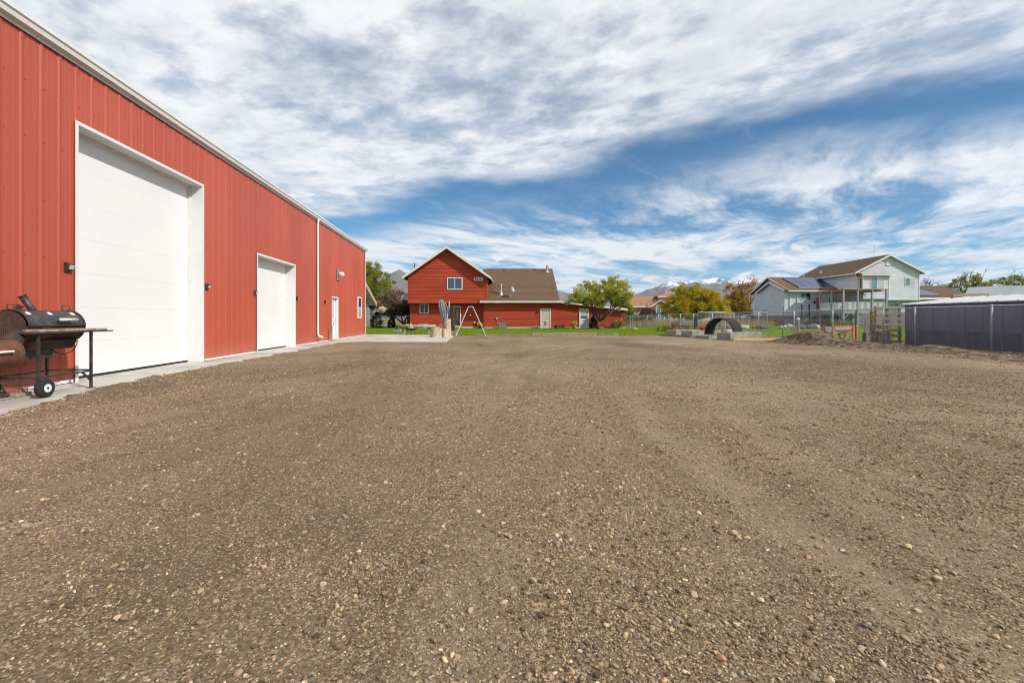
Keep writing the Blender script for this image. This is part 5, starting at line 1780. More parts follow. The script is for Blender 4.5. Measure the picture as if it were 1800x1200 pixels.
MB().tube([(MXC - 0.8, 67.5, 9.7), (MXC - 0.8, 67.5, 12.0)], 0.03, 5).build("antenna", brick_red, NH)
# projecting bay with its own small roof
bx = Wall((0, MY0 - 0.75, 0), (1, 0, 0), (0, -1, 0))
siding(bx, NH, siding_grey, 3.9, 7.25, const(50.35), const(54.1), GC)
box(50.35, 54.1, MY0 - 0.748, MY0 - 0.026, 3.9, 7.25).build("bay_wall", siding_grey, NH)
MB().prism([(49.9, MY0 - 1.15, 7.25), (49.9, MY0 - 0.026, 7.25), (49.9, MY0 - 0.026, 7.62), (49.9, MY0 - 1.15, 7.40)], (4.6, 0, 0)).build("bay_roof", shingle, NH)
box(49.85, 54.55, MY0 - 1.22, MY0 - 1.152, 7.20, 7.42).build("bay_gutter", white_paint, NH)
box(50.33, 50.45, MY0 - 0.80, MY0 - 0.789, 3.9, 7.25).build("corner_board", white_paint, NH)
box(54.0, 54.12, MY0 - 0.80, MY0 - 0.789, 3.9, 7.25).build("corner_board", white_paint, NH)
window(bx, NH, 51.35, 5.1, 1.95, 1.95, 2, 0.1, [pane_teal, pane_curtain])
bsd = Wall((50.35, MY0 - 0.03, 0), (0, -1, 0), (-1, 0, 0))
window(bsd, NH, 0.12, 5.1, 0.5, 1.9, 1, 0.08, [pane_glass])
window(mf, NH, 56.9, 5.75, 1.5, 1.25, 2, 0.09, [pane_teal, pane_curtain])
window(lowf, NH, 55.7, 2.35, 1.5, 1.1, 2, 0.09, [pane_teal, pane_glass])
# low roof running off to the right
MB().prism([(MX1 + 0.1, MY0 + 0.6, 4.05), (MX1 + 9, MY0 + 0.6, 4.05), (MX1 + 9, MY0 + 6, 6.1), (MX1 + 0.1, MY0 + 6, 6.1)], (0, -0.0, 0.14)).build("side_roof", shingle, NH)
box(MX1 + 0.1, MX1 + 9.2, MY0 + 0.48, MY0 + 0.595, 3.85, 4.12).build("side_gutter", white_paint, NH)
MB().prism([(MX1 + 0.6, MY0 + 1.2, 4.45), (MX1 + 4.2, MY0 + 1.2, 4.45), (MX1 + 3.6, MY0 + 4.5, 5.70), (MX1 + 0.6, MY0 + 4.5, 5.70)], (0, -0.03, 0.08)).build("solar_panel", solar_blue, NH)
# solar array on the wing roof
sp_z = lambda y: (WZE - 0.6 * wsl + 0.15) + (y - 69.4) * (7.90 - (WZE - 0.6 * wsl + 0.15)) / (WMY - 69.4)
for row in range(2):
    for c_ in range(4):
        y0, y1 = 70.0 + row * 2.25, 70.0 + row * 2.25 + 2.18
        x0 = 44.2 + c_ * 1.42
        MB().prism([(x0, y0, sp_z(y0) + 0.10), (x0 + 1.38, y0, sp_z(y0) + 0.10), (x0 + 1.38, y1, sp_z(y1) + 0.10), (x0, y1, sp_z(y1) + 0.10)], (0, -0.02, 0.05)).build("solar_panel", solar_blue, NH)
box(44.15, 49.9, 69.93, 69.985, sp_z(70) + 0.06, sp_z(70) + 0.15).build("panel_rail", galv, NH)
for (x, y, z) in ((49.0, 76.5, 8.2), (46.0, 73.5, 7.2)):
    MB().lathe([(0.12, 0), (0.12, 0.5), (0.2, 0.52), (0.2, 0.62)], 8, (x, y, z - 0.45)).build("roof_vent", galv, NH)
MB().lathe([(0.16, 0), (0.16, 0.7), (0.22, 0.72), (0.22, 0.85)], 8, (50.9, 75.0, 8.15)).build("roof_vent", galv, NH)
# the deck with pergola frame
DX0, DX1, DY0, DZ = 45.1, 51.0, 62.0, 2.28
box(DX0, DX1, DY0, WY0 - 0.03, DZ - 0.06, DZ).build("deck_floor", deck_grey, NH)
box(DX0 - 0.03, DX1, DY0 - 0.05, DY0 - 0.002, DZ - 0.55, DZ + 0.01).build("rim_board", deck_grey, NH)
box(DX0 - 0.05, DX0 - 0.002, DY0, WY0 - 0.04, DZ - 0.55, DZ + 0.01).build("rim_board", deck_grey, NH)
box(DX1 + 0.002, DX1 + 0.05, DY0, MY0 - 0.9, DZ - 0.55, DZ + 0.01).build("rim_board", deck_grey, NH)
dposts = [(DX0, DY0), (47.05, DY0), (49.0, DY0), (50.95, DY0), (DX0, 64.3), (DX0, 66.7)]
for (x, y) in dposts:
    box(x - 0.1, x + 0.1, y - 0.16, y + 0.04, -0.1, 5.0).build("deck_post", deck_grey, NH)
    for s_ in (-1, 1):
        MB().bar((x, y - 0.06, DZ - 1.25), (x + s_ * 0.75, y - 0.06, DZ - 0.56), 0.07, 0.10).build("knee_brace", deck_grey, NH)
box(DX0 - 0.2, DX1 + 0.2, DY0 - 0.2, DY0 + 0.0, 5.0, 5.1).build("pergola_beam", deck_grey, NH)
for i in range(9):
    y = DY0 + 0.4 + i * 0.62
    box(DX0 - 0.1, DX1 + 0.1, y, y + 0.07, 4.78, 4.99).build("rafter", orange_wood, NH)
for i in range(2):
    x = DX0 + 0.1 + i * 2.9
    MB().prism([(x, DY0 + 0.1, 5.02), (x + 2.7, DY0 + 0.1, 5.02), (x + 2.7, DY0 + 6.9, 5.02), (x, DY0 + 6.9, 5.02)], (0, 0, 0.03)).build("pergola_cover", pine, NH)
segs = [((DX0, DY0 - 0.05), (47.05, DY0 - 0.05)), ((47.05, DY0 - 0.05), (49.0, DY0 - 0.05)), ((49.0, DY0 - 0.05), (50.95, DY0 - 0.05)), ((DX0 - 0.0, 64.3), (DX0, DY0)), ((DX0, 66.7), (DX0, 64.3))]
for (a, b) in segs:
    a, b = Vector((*a, 0)), Vector((*b, 0))
    MB().bar(a + Vector((0, 0, DZ + 1.0)), b + Vector((0, 0, DZ + 1.0)), 0.09, 0.06).build("hand_rail", white_paint, NH)
    MB().bar(a + Vector((0, 0, DZ + 0.12)), b + Vector((0, 0, DZ + 0.12)), 0.05, 0.06).build("bottom_rail", white_paint, NH)
    nb = int((b - a).length / 0.16)
    for i in range(1, nb):
        p = a.lerp(b, i / nb)
        box(p.x - 0.03, p.x + 0.03, p.y - 0.03, p.y + 0.03, DZ + 0.14, DZ + 0.98).build("baluster", white_paint, NH)
# steps down from the deck
for i in range(8):
    z = DZ - 0.26 * (i + 1)
    box(DX0 - 0.6 - i * 0.32, DX0 - 0.28 - i * 0.32, 66.9, 68.2, z, z + 0.06).build("stair_tread", deck_grey, NH)
MB().bar((DX0 - 0.1, 66.85, DZ - 0.1), (DX0 - 2.9, 66.85, 0.0), 0.05, 0.28).build("stringer", deck_grey, NH)
for i in (0, 1):
    box(DX0 - 1.5 - i * 1.1, DX0 - 1.36 - i * 1.1, 66.8, 66.95, 0.2, 3.2 - 0.1 * i).build("stair_post", dark_steel, NH)
# heat pumps under the deck and utility boxes on the shaded wall
box(WX0 - 0.98, WX0 - 0.76, 75.2, 76.0, 1.7, 2.5).build("meter_box", deck_grey, NH)

# ------------------------------------------------------------------ tan house far behind the golden tree
TH = thing("tan_house", "tan house with brown roof and arched window behind the golden tree", "house", (0, 0, 0))
TY = 116.0
box(31.0, 46.0, TY + 1.0, TY + 12, -0.1, 4.2).build("wall", stucco, TH)
tf = Wall((0, TY + 1.0, 0), (1, 0, 0), (0, -1, 0))
MB().prism([(31.0, TY + 1, 4.2), (31.0, TY + 12, 4.2), (31.0, TY + 6.5, 6.75)], (0.2, 0, 0)).build("gable_wall", stucco, TH)
for yy in (TY + 0.4, TY + 12.6):
    MB().prism([(30.6, yy, 4.1), (30.6, TY + 6.5, 6.95), (30.6, TY + 6.5, 7.12), (30.6, yy, 4.27)], (11.0, 0, 0)).build("roof", shingle_tan, TH)
    MB().prism([(30.56, yy, 3.95), (30.56, TY + 6.5, 6.8), (30.56, TY + 6.5, 7.13), (30.56, yy, 4.28)], (0.035, 0, 0)).build("rake_board", white_paint, TH)
box(30.6, 41.6, TY + 0.25, TY + 0.39, 3.95, 4.25).build("eave_gutter", white_paint, TH)
# entry gable with the arched window
box(35.2, 40.0, TY - 0.6, TY + 0.98, -0.1, 3.9).build("bay_wall", brick_tan, TH)
MB().prism([(35.2, TY - 0.6, 3.9), (40.0, TY - 0.6, 3.9), (37.6, TY - 0.6, 5.3)], (0, 3.0, 0)).build("bay_gable", brick_tan, TH)
for sgn in (-1, 1):
    xe = 37.6 + sgn * 3.1
    MB().prism([(xe, TY - 1.0, 3.70), (37.6, TY - 1.0, 5.5), (37.6, TY - 1.0, 5.72), (xe, TY - 1.0, 3.92)], (0, 4.2, 0)).build("bay_roof", shingle_tan, TH)
    MB().prism([(xe, TY - 1.05, 3.62), (37.6, TY - 1.05, 5.42), (37.6, TY - 1.05, 5.75), (xe, TY - 1.05, 3.95)], (0, 0.045, 0)).build("rake_board", white_paint, TH)
arc = [(37.6 - 0.95, 2.45), (37.6 - 0.95, 3.55)] + [(37.6 - 0.95 * math.cos(a), 3.55 + 0.95 * math.sin(a)) for a in np.linspace(0, math.pi, 13)[1:-1]] + [(37.6 + 0.95, 3.55), (37.6 + 0.95, 2.45)]
aw = MB().prism([(x * 1.0 + (x - 37.6) * 0.16, TY - 0.605, (z - 2.4) * 1.1 + 0.7 if z < 2.5 else z + 0.12) for x, z in arc], (0, -0.06, 0)).build("arched_window", white_paint, TH)
MB().prism([(x, TY - 0.67, 0.95 if z < 2.5 else z) for x, z in arc], (0, -0.01, 0)).build("pane", pane_teal, aw)
mb = MB()
mb.box(37.56, 37.64, TY - 0.70, TY - 0.681, 0.95, 3.5)
mb.box(36.7, 38.5, TY - 0.70, TY - 0.681, 3.42, 3.5)
mb.build("mullion", white_paint, aw)
tb2 = Wall((0, TY - 0.6, 0), (1, 0, 0), (0, -1, 0))
window(tb2, TH, 35.45, 0.9, 0.85, 2.6, 1, 0.1, [pane_glass])
window(tb2, TH, 38.95, 0.9, 0.85, 2.6, 1, 0.1, [pane_glass])
# upper storey
box(38.6, 50.0, TY + 3.0, TY + 11, 4.2, 6.9).build("upper_wall", stucco, TH)
MB().add([(37.9, TY + 2.3, 6.85), (50.6, TY + 2.3, 6.85), (50.6, TY + 11.7, 6.85), (37.9, TY + 11.7, 6.85), (42.3, TY + 7, 8.7), (46.2, TY + 7, 8.7)],
         [(0, 1, 5, 4), (1, 2, 5), (2, 3, 4, 5), (3, 0, 4), (0, 3, 2, 1)]).build("hip_roof", shingle_tan, TH)
box(37.9, 50.6, TY + 2.2, TY + 2.295, 6.65, 6.92).build("upper_gutter", white_paint, TH)
window(Wall((0, TY + 3.0, 0), (1, 0, 0), (0, -1, 0)), TH, 42.4, 5.2, 1.3, 1.3, 2, 0.1, [pane_teal])
MB().lathe([(0.22, 0), (0.22, 1.1), (0.3, 1.12), (0.3, 1.35)], 8, (40.6, TY + 4.5, 7.5)).build("flue_pipe", galv, TH)

# ------------------------------------------------------------------ farther trees and shrubs
tree("golden_tree", "broad golden yellow tree with green underside beyond the fence", "tree", (22.0, 54.5, -0.05),
     [(-2.2, 0, 2.6, 1.9, 1.8, 1.2), (-0.8, 0, 3.6, 1.9, 1.8, 1.3), (0.9, 0, 3.3, 2.0, 1.8, 1.25), (2.6, 0, 2.5, 1.5, 1.5, 1.0), (0.0, 0, 2.2, 2.4, 2.0, 0.9), (-0.3, 0, 4.3, 0.9, 0.9, 0.6), (-2.9, 0, 1.8, 1.0, 1.0, 0.6), (3.3, 0, 1.8, 0.9, 0.9, 0.6)],
     1.15, 0.28, GOLD, 300, 110, 0.085, 0.52, 81)
tree("maroon_shrub", "dark maroon bushy shrub in front of the tan house", "shrub", (20.6, 72.0, -0.1), [(-0.6, 0, 1.6, 1.6, 1.2, 1.0), (0.9, 0, 1.9, 1.3, 1.2, 1.1)], 0.6, 0.14,
     [(0.10, 0.045, 0.045), (0.15, 0.075, 0.065), (0.07, 0.05, 0.035)], 60, 70, 0.09, 0.45, 82, bare=8)
tree("olive_tree", "muted green tree between the lean-to and the maroon shrub", "tree", (17.1, 69.0, -0.1), [(-0.5, 0, 2.4, 1.7, 1.4, 1.4), (0.5, 0, 1.4, 1.6, 1.2, 0.8)], 0.8, 0.16, [(0.10, 0.12, 0.025), (0.16, 0.16, 0.035), (0.07, 0.085, 0.02)], 80, 70, 0.09, 0.45, 83)
tree("ochre_tree", "tall ochre tree beside the shaded gable of the grey house", "tree", (42.2, 86.0, -0.1),
     [(-0.4, 0, 3.6, 2.3, 2.0, 2.0), (1.0, 0, 3.2, 2.2, 2.0, 2.0), (-0.6, 0, 6.2, 1.5, 1.5, 1.6), (1.6, 0, 6.4, 1.2, 1.2, 1.4)], 1.6, 0.24, RUSTY, 170, 80, 0.12, 0.62, 84, bare=8)
tree("orange_tree", "thin orange tree showing above the grey house gable", "tree", (49.5, 95.0, -0.1),
     [(-1.2, 0, 6.4, 1.3, 1.2, 1.5), (0.6, 0, 7.8, 1.2, 1.2, 1.6), (1.4, 0, 6.2, 1.3, 1.2, 1.5)], 3.5, 0.22, [(0.42, 0.22, 0.08), (0.36, 0.19, 0.07), (0.30, 0.20, 0.08)], 60, 50, 0.11, 0.5, 85, bare=14)
cone_shrub("spruce_tree", "dark pointed spruce between the golden and ochre trees", (39.6, 100.0, -0.1), 6.2, 1.5, [(0.030, 0.052, 0.034), (0.045, 0.07, 0.045), (0.02, 0.035, 0.025)], 86, "tree", leaf=0.17, n=110)
cone_shrub("spruce_tree", "smaller dark spruce close beside the ochre tree", (46.0, 105.0, -0.1), 5.0, 1.2, [(0.030, 0.052, 0.034), (0.045, 0.07, 0.045), (0.02, 0.035, 0.025)], 87, "tree", leaf=0.17, n=80)
tree("lime_tree", "bright lime green tree behind the dark pointed spruce", "tree", (42.0, 110.0, -0.1), [(-2.5, 0, 3.2, 2.4, 1.5, 1.4), (1.0, 0, 3.6, 2.4, 1.5, 1.6), (4.0, 0, 3.0, 2.0, 1.5, 1.4)], 1.5, 0.2, [(0.24, 0.27, 0.03), (0.30, 0.30, 0.04), (0.16, 0.20, 0.03)], 90, 60, 0.15, 0.7, 88)
tree("gold_tree", "small golden tree at the right side of the broad golden tree", "tree", (28.3, 62.0, -0.1), [(0, 0, 2.7, 1.3, 1.2, 1.3), (0.6, 0, 1.7, 1.2, 1.0, 0.8)], 1.0, 0.14, GOLD[:3] + [(0.4, 0.24, 0.08)], 60, 70, 0.085, 0.42, 89)
# right hand side trees
tree("bare_tree", "twisted bare dark tree beside the grey house's low roof", "tree", (70.0, 76.0, -0.1), [(-0.7, 0, 6.0, 1.2, 0.6, 1.0), (0.9, 0, 5.8, 1.8, 0.6, 0.9), (2.4, 0, 5.5, 1.6, 0.6, 0.6)], 4.6, 0.24, GREEN, 40, 0, 0.1, 0.4, 90, bare=26, lean=(-0.6, 0))
tree("willow_tree", "olive green tree with drooping branches before the bare tree", "tree", (74.6, 77.0, -0.1), [(-0.6, 0, 4.1, 1.6, 1.2, 0.8), (0.9, 0, 4.3, 1.3, 1.2, 0.9), (-2.0, 0, 3.7, 1.0, 1.0, 0.5)], 1.6, 0.16, [(0.15, 0.165, 0.045), (0.22, 0.21, 0.07), (0.10, 0.12, 0.03)], 70, 60, 0.08, 0.45, 91, bare=4)
for i, (x, y, s_, lab) in enumerate(((78.5, 78.0, 1.0, "half bare green tree with upright dead shoots behind the grey metal roof"), (86.5, 79.0, 1.0, "green tree right of the half bare tree behind the metal roof"), (93.0, 80.0, 1.05, "rightmost green tree behind the metal roofed barn"))):
    tree("orchard_tree", lab, "tree", (x, y, -0.1),
         [(-1.8 * s_, 0, 6.9 * s_, 1.7, 1.4, 1.3), (0.4, 0, 7.2 * s_, 1.8, 1.4, 1.6), (2.0, 0, 6.3 * s_, 1.5, 1.3, 1.3), (0, 0, 5.4, 2.6, 1.5, 1.0)], 3.2, 0.26, [(0.15, 0.18, 0.04), (0.22, 0.23, 0.06), (0.10, 0.13, 0.03), (0.28, 0.24, 0.07)], 95, 62, 0.11, 0.55, 92 + i, bare=18 if i == 0 else 6)

# ------------------------------------------------------------------ far right buildings
MBN = thing("grey_barn", "long low barn with pale grey metal roof behind the black shed", "barn", (43.6, 44.0, -0.1), R(-50))
box(0.6, 26, 0.6, 7.4, 0, 3.0).build("wall", stucco, MBN)
for i in range(26):
    x = 0.0 + i
    MB().prism([(x + 0.004 + (0.0 if i else 0.0), 0, 3.0), (x + 0.996, 0, 3.0), (x + 0.996, 4.0, 4.30), (x + 0.004 if i > 1 else 2.2 * 1.0 - 0.0 if False else x + 0.004, 4.0, 4.30)], (0, 0, 0.06)).build("roof_sheet", roof_grey, MBN)
    MB().prism([(x + 0.004, 4.001, 4.30), (x + 0.996, 4.001, 4.30), (x + 0.996, 8.0, 3.0), (x + 0.004, 8.0, 3.0)], (0, 0, 0.06)).build("roof_sheet", roof_grey, MBN)
box(-0.05, 26.0, -0.1, -0.003, 2.86, 3.06).build("eave_flashing", white_paint, MBN)
DH = thing("dark_roof_house", "far house showing a dark roof behind the bare tree", "house", (68, 70.0, -0.1))
box(0.6, 9.4, 0.6, 7, 0, 3.6).build("wall", stucco, DH)
MB().prism([(0, 0, 3.5), (0, 7.6, 3.5), (0, 3.8, 4.9)], (10, 0, 0)).build("roof", charcoal, DH)
SW = thing("swing_frame", "weathered timber swing frame rising behind the black shed", "swing frame", (24.0, 24.8, -0.1))
MB().bar((0, 0, 2.42), (2.25, 0.3, 2.48), 0.11, 0.13).build("top_beam", timber_grey, SW)
for (x, y) in ((0.0, 0.0), (2.2, 0.3)):
    for s_ in (-1, 1):
        MB().bar((x, y, 2.42), (x + s_ * 0.75, y + s_ * 0.5, 0.0), 0.10, 0.12).build("leg", timber_old, SW)

# ------------------------------------------------------------------ parked vehicles far beyond the fence
def car(name, label, cat, loc, rz, prof, glass, w, paint, wheels, wr=0.36):
    t = thing(name, label, cat, loc, R(rz), "vehicles parked beyond the fence")
    MB().prism([(x, -w / 2, z) for x, z in prof], (0, w, 0)).build("body", paint, t, bevel=0.05)
    for g_ in glass:
        for sgn in (-1, 1):
            MB().prism([(x, sgn * (w / 2 + 0.012), z) for x, z in g_], (0, -sgn * 0.03, 0)).build("side_window", pane_glass, t)
    for wx in wheels:
        for sgn in (-1, 1):
            wq = MB().tube([(wx, sgn * (w / 2 - 0.18), wr), (wx, sgn * (w / 2 + 0.02), wr)], wr, 16).build("wheel", rubber, t)
            MB().tube([(wx, sgn * (w / 2 + 0.021), wr), (wx, sgn * (w / 2 + 0.035), wr)], wr * 0.6, 12).build("rim", galv, wq)
    for sgn in (-1, 1):
        MB().box(prof[0][0] - 0.012, prof[0][0] + 0.01, sgn * w * 0.36 - 0.14, sgn * w * 0.36 + 0.14, 0.62, 0.78).build("headlight", lens_glass, t)
    return t


suv = [(0, 0.35), (0, 0.95), (1.1, 1.08), (1.9, 1.68), (3.9, 1.72), (4.5, 1.1), (4.6, 0.45), (4.5, 0.3), (0.2, 0.3)]
suvg = [[(1.35, 1.12), (1.98, 1.6), (2.75, 1.62), (2.75, 1.12)], [(2.85, 1.12), (2.85, 1.62), (3.8, 1.62), (4.2, 1.14)]]
blue_paint = mat("blue_car_paint", (0.025, 0.13, 0.36), 0.3, 0.06, 1.0, spec=0.6)
car("parked_car", "white car parked beyond the fence behind the golden tree's trunk", "car", (34.6, 84.0, -0.1), 3, suv, suvg, 1.8, white_paint, (0.85, 3.7))
pick = [(0, 0.45), (0, 1.05), (1.35, 1.15), (1.95, 1.85), (3.4, 1.88), (3.6, 1.2), (5.5, 1.2), (5.55, 0.5), (5.4, 0.42), (0.15, 0.42)]
pickg = [[(1.55, 1.2), (2.05, 1.75), (2.65, 1.77), (2.65, 1.2)], [(2.75, 1.2), (2.75, 1.77), (3.3, 1.77), (3.42, 1.2)]]
car("parked_truck", "blue pickup truck parked behind the hoop tunnel", "truck", (35.8, 79.0, -0.1), 0, pick, pickg, 1.9, blue_paint, (0.95, 4.4), 0.4)
car("parked_truck", "pale grey pickup truck parked beside the rusty weeds", "truck", (39.8, 82.0, -0.1), -8, pick, pickg, 1.9, roof_white, (0.95, 4.4), 0.4)

# ------------------------------------------------------------------ barrel smoker
SK = thing("barrel_smoker", "black barrel smoker on a steel trolley with side firebox", "smoker", (-6.49, 5.86, 0.028), R(5.5))
# local y runs along the barrel away from the viewer, x toward the yard
BR, BZ, BL = 0.225, 0.905, 0.90


def barrel(y0, y1, r_, zc, xc, a0, a1, name, m_, th=0.012):
    n_ = 20
    vs_, fs_ = [], []
    for i in range(n_ + 1):
        a = a0 + (a1 - a0) * i / n_
        for rr_ in (r_, r_ - th):
            for y in (y0, y1):
                vs_.append((xc + rr_ * math.cos(a), y, zc + rr_ * math.sin(a)))
    for i in range(n_):
        b = i * 4
        fs_ += [(b, b + 1, b + 5, b + 4), (b + 2, b + 6, b + 7, b + 3), (b, b + 4, b + 6, b + 2), (b + 1, b + 3, b + 7, b + 5)]
    fs_ += [(0, 2, 3, 1), (4 * n_, 4 * n_ + 1, 4 * n_ + 3, 4 * n_ + 2)]
    return MB().add(vs_, fs_).build(name, m_, SK, smooth=False)


lid = barrel(0.02, BL - 0.02, BR + 0.006, BZ, 0, R(4), R(176), "lid", smoker_black)
barrel(0.0, BL, BR - 0.004, BZ, 0, R(176), R(364), "drum_bottom", rust_dark)
MB().tube([(0, -0.012, BZ), (0, -0.001, BZ)], BR - 0.005, 28).build("end_cap", rust_dark, SK)
MB().tube([(0, BL + 0.001, BZ), (0, BL + 0.012, BZ)], BR - 0.005, 28).build("end_cap", smoker_black, SK)
# raised tread pattern on the near cap
tp_ = MB()
for i in range(-9, 10):
    for j in range(-9, 10):
        x, z = i * 0.026, j * 0.026
        if x * x + z * z < (BR - 0.02) ** 2:
            a = R(40) if (i + j) % 2 else R(-40)
            c_, s_ = 0.011 * math.cos(a), 0.011 * math.sin(a)
            tp_.prism([(x - c_, -0.013, BZ + z - s_), (x - s_ * 0.3, -0.013, BZ + z + c_ * 0.3), (x + c_, -0.013, BZ + z + s_), (x + s_ * 0.3, -0.013, BZ + z - c_ * 0.3)], (0, -0.004, 0))
tag(tp_.build("tread_plate", tread_steel, SK, fix=False), kind="stuff")
# lid rims
for y in (0.02, BL - 0.02):
    MB().tube([((BR + 0.012) * math.cos(a), y, BZ + (BR + 0.012) * math.sin(a)) for a in np.linspace(R(2), R(178), 22)], 0.011, 6).build("lid_rim", rust_dark, SK, smooth=True)
MB().bar((BR + 0.012, 0.03, BZ + 0.03), (BR + 0.012, BL - 0.03, BZ + 0.03), 0.02, 0.022).build("lid_edge", rust_dark, SK)
# thermometers on the lid
for y in (0.09, 0.40, 0.76):
    a = R(50)
    c_ = Vector((math.cos(a), 0, math.sin(a)))
    p = Vector((0, y, BZ)) + c_ * (BR + 0.006)
    th_ = MB().tube([p, p + c_ * 0.014], 0.036, 16).build("thermometer", galv, lid)
    MB().tube([p + c_ * 0.0145, p + c_ * 0.016], 0.029, 16).build("dial", white_paint, th_)
# front handle, top lugs, chimneys
hd = Vector((math.cos(R(20)), 0, math.sin(R(20))))
for y in (0.44, 0.62):
    p = Vector((0, y, BZ)) + hd * BR
    MB().tube([p, p + hd * 0.075], 0.008, 6).build("handle_stem", dark_steel, lid)
p = Vector((0, 0, BZ)) + hd * (BR + 0.08)
MB().tube([p + Vector((0, 0.40, 0)), p + Vector((0, 0.68, 0))], 0.021, 10).build("handle", trim_cream, lid, smooth=True)
for y in (0.04, 0.85):
    zt = BZ + BR + 0.0
    MB().tube([(-0.05, y, zt - 0.01), (-0.05, y, zt + 0.075), (0.05, y, zt + 0.075), (0.05, y, zt - 0.01)], 0.009, 6).build("lifting_lug", dark_steel, SK)
ch = MB().tube([(-0.15, 0.58, BZ + 0.14), (-0.24, 0.46, BZ + 0.43)], 0.042, 14).build("chimney", dark_steel, SK, smooth=True)
MB().tube([(-0.24, 0.46, BZ + 0.43), (-0.2425, 0.4567, BZ + 0.438)], 0.055, 14).build("chimney_cap", dark_steel, ch)
ch = MB().tube([(-0.13, 0.03, BZ + 0.14), (-0.24, -0.12, BZ + 0.38)], 0.042, 14).build("chimney", dark_steel, SK, smooth=True)
MB().tube([(-0.06, 0.26, BZ + BR - 0.03), (-0.08, 0.22, BZ + BR + 0.05), (-0.03, 0.24, BZ + BR + 0.055)], 0.014, 6).build("damper_lever", dark_steel, SK)
# grease pan / burner box below
MB().prism([(-0.15, 0.12, BZ - 0.31), (0.13, 0.12, BZ - 0.31), (0.19, 0.12, BZ - 0.17), (-0.19, 0.12, BZ - 0.17)], (0, 0.70, 0)).build("burner_box", rust_dark, SK, bevel=0.02)
MB().prism([(-0.12, 0.10, BZ - 0.43), (0.08, 0.10, BZ - 0.43), (0.10, 0.10, BZ - 0.311), (-0.13, 0.10, BZ - 0.311)], (0, 0.42, 0)).build("ash_pan", dark_steel, SK)
MB().tube([(0.10, 0.50, BZ - 0.31), (0.12, 0.56, BZ - 0.37), (0.14, 0.66, BZ - 0.39), (0.15, 0.78, BZ - 0.35), (0.16, 0.84, BZ - 0.25), (0.15, 0.80, BZ - 0.22)], 0.007, 6).build("gas_hose", rubber, SK, smooth=True)
MB().tube([(0.12, 0.78, BZ - 0.215), (0.14, 0.87, BZ - 0.215)], 0.016, 8).build("gas_valve", galv, SK)
# side firebox, rusty drum with its own split lid and handle
fb = MB().tube([(0.34, -0.78, 0.60), (0.34, -0.36, 0.60)], 0.165, 26).build("firebox", rust, SK, smooth=False)
MB().tube([(0.34, -0.795, 0.60), (0.34, -0.781, 0.60)], 0.17, 24).build("firebox_door", rust, fb)
MB().tube([(0.34, -0.359, 0.60), (0.34, -0.345, 0.60)], 0.172, 24).build("firebox_rim", rust, fb)
MB().tube([(0.50, -0.68, 0.63), (0.535, -0.66, 0.635), (0.535, -0.52, 0.635)], 0.014, 8).build("handle", trim_cream, fb)
MB().tube([(0.30, -0.34, 0.66), (0.12, -0.02, 0.80)], 0.10, 12).build("firebox_throat", rust_dark, fb)
# trolley frame
TZ = 0.86
MB().box(BR + 0.03, BR + 0.20, -0.10, 1.04, TZ - 0.012, TZ + 0.020).build("side_shelf", timber_grey, SK, bevel=0.006)
MB().box(BR + 0.02, BR + 0.19, -0.14, 1.17, TZ - 0.032, TZ - 0.0125).build("shelf_angle", dark_steel, SK)
lx = BR + 0.13
for (x, y, z0) in ((lx, 0.0, 0.15), (lx, 0.83, 0.012), (-0.24, 0.12, 0.15), (-0.24, 0.83, 0.012)):
    box(x - 0.014, x + 0.014, y - 0.014, y + 0.014, z0, TZ - 0.033).build("leg", dark_steel, SK)
for (x, y) in ((lx, 0.83), (-0.24, 0.83)):
    box(x - 0.035, x + 0.035, y - 0.035, y + 0.035, 0.0, 0.0118).build("foot", rust, SK)
for (p, q) in (((lx, 0.0, 0.255), (lx, 0.83, 0.255)), ((-0.24, -0.7, 0.26), (-0.24, 0.83, 0.26)), ((-0.24, 0.83, 0.27), (lx, 0.83, 0.27)), ((-0.24, 0.12, 0.245), (lx, 0.0, 0.245)), ((lx, -0.75, 0.255), (lx, 0.0, 0.255)),
               ((lx, 0.67, 0.255), (lx, 0.82, 0.12)), ((lx, 0.14, 0.255), (lx, 0.02, 0.15)), ((-0.24, -0.02, TZ - 0.06), (-0.24, 0.85, TZ - 0.06))):
    MB().bar(p, q, 0.022, 0.022).build("frame_bar", dark_steel, SK)
for (x, y) in ((lx + 0.075, 0.0), (-0.32, 0.12)):
    prof_w = [(0.066, -0.05), (0.125, -0.05), (0.142, -0.036), (0.150, -0.015), (0.150, 0.015), (0.142, 0.036), (0.125, 0.05), (0.066, 0.05)]
    wq = MB().lathe(prof_w, 28).build("wheel", rubber, SK, smooth=True)
    wq.rotation_euler = (0, R(90), 0)
    wq.location = (x, y, 0.123)
    wq.scale = (0.82, 0.82, 0.82)
    MB().lathe([(0.066, -0.0505), (0.064, -0.053), (0.056, -0.040), (0.03, -0.032), (0.03, 0.030), (0.056, 0.038), (0.064, 0.0535), (0.066, 0.051)], 20).build("rim", white_paint, wq, smooth=False)
    for k_ in range(4):
        a = R(45 + 90 * k_)
        MB().lathe([(0.009, 0), (0.009, 0.012)], 6, (0.042 * math.cos(a), 0.042 * math.sin(a), 0.033)).build("hub_bolt", dark_steel, wq)
    MB().lathe([(0.018, 0), (0.018, 0.025)], 10, (0, 0, 0.0305)).build("axle_cap", dark_steel, wq)
    MB().tube([(x - 0.06, y, 0.15), (lx if x > 0 else -0.24, y, 0.17)], 0.018, 6).build("axle", dark_steel, SK)
wc = MB().box(-0.10, 0.14, -0.05, 0.05, 0.06, 0.12).build("brick", brick_red, bevel=0.006)
wc.location = (-6.62, 6.05, 0.014)
tag(wc, "red brick lying on a board under the smoker", "brick")
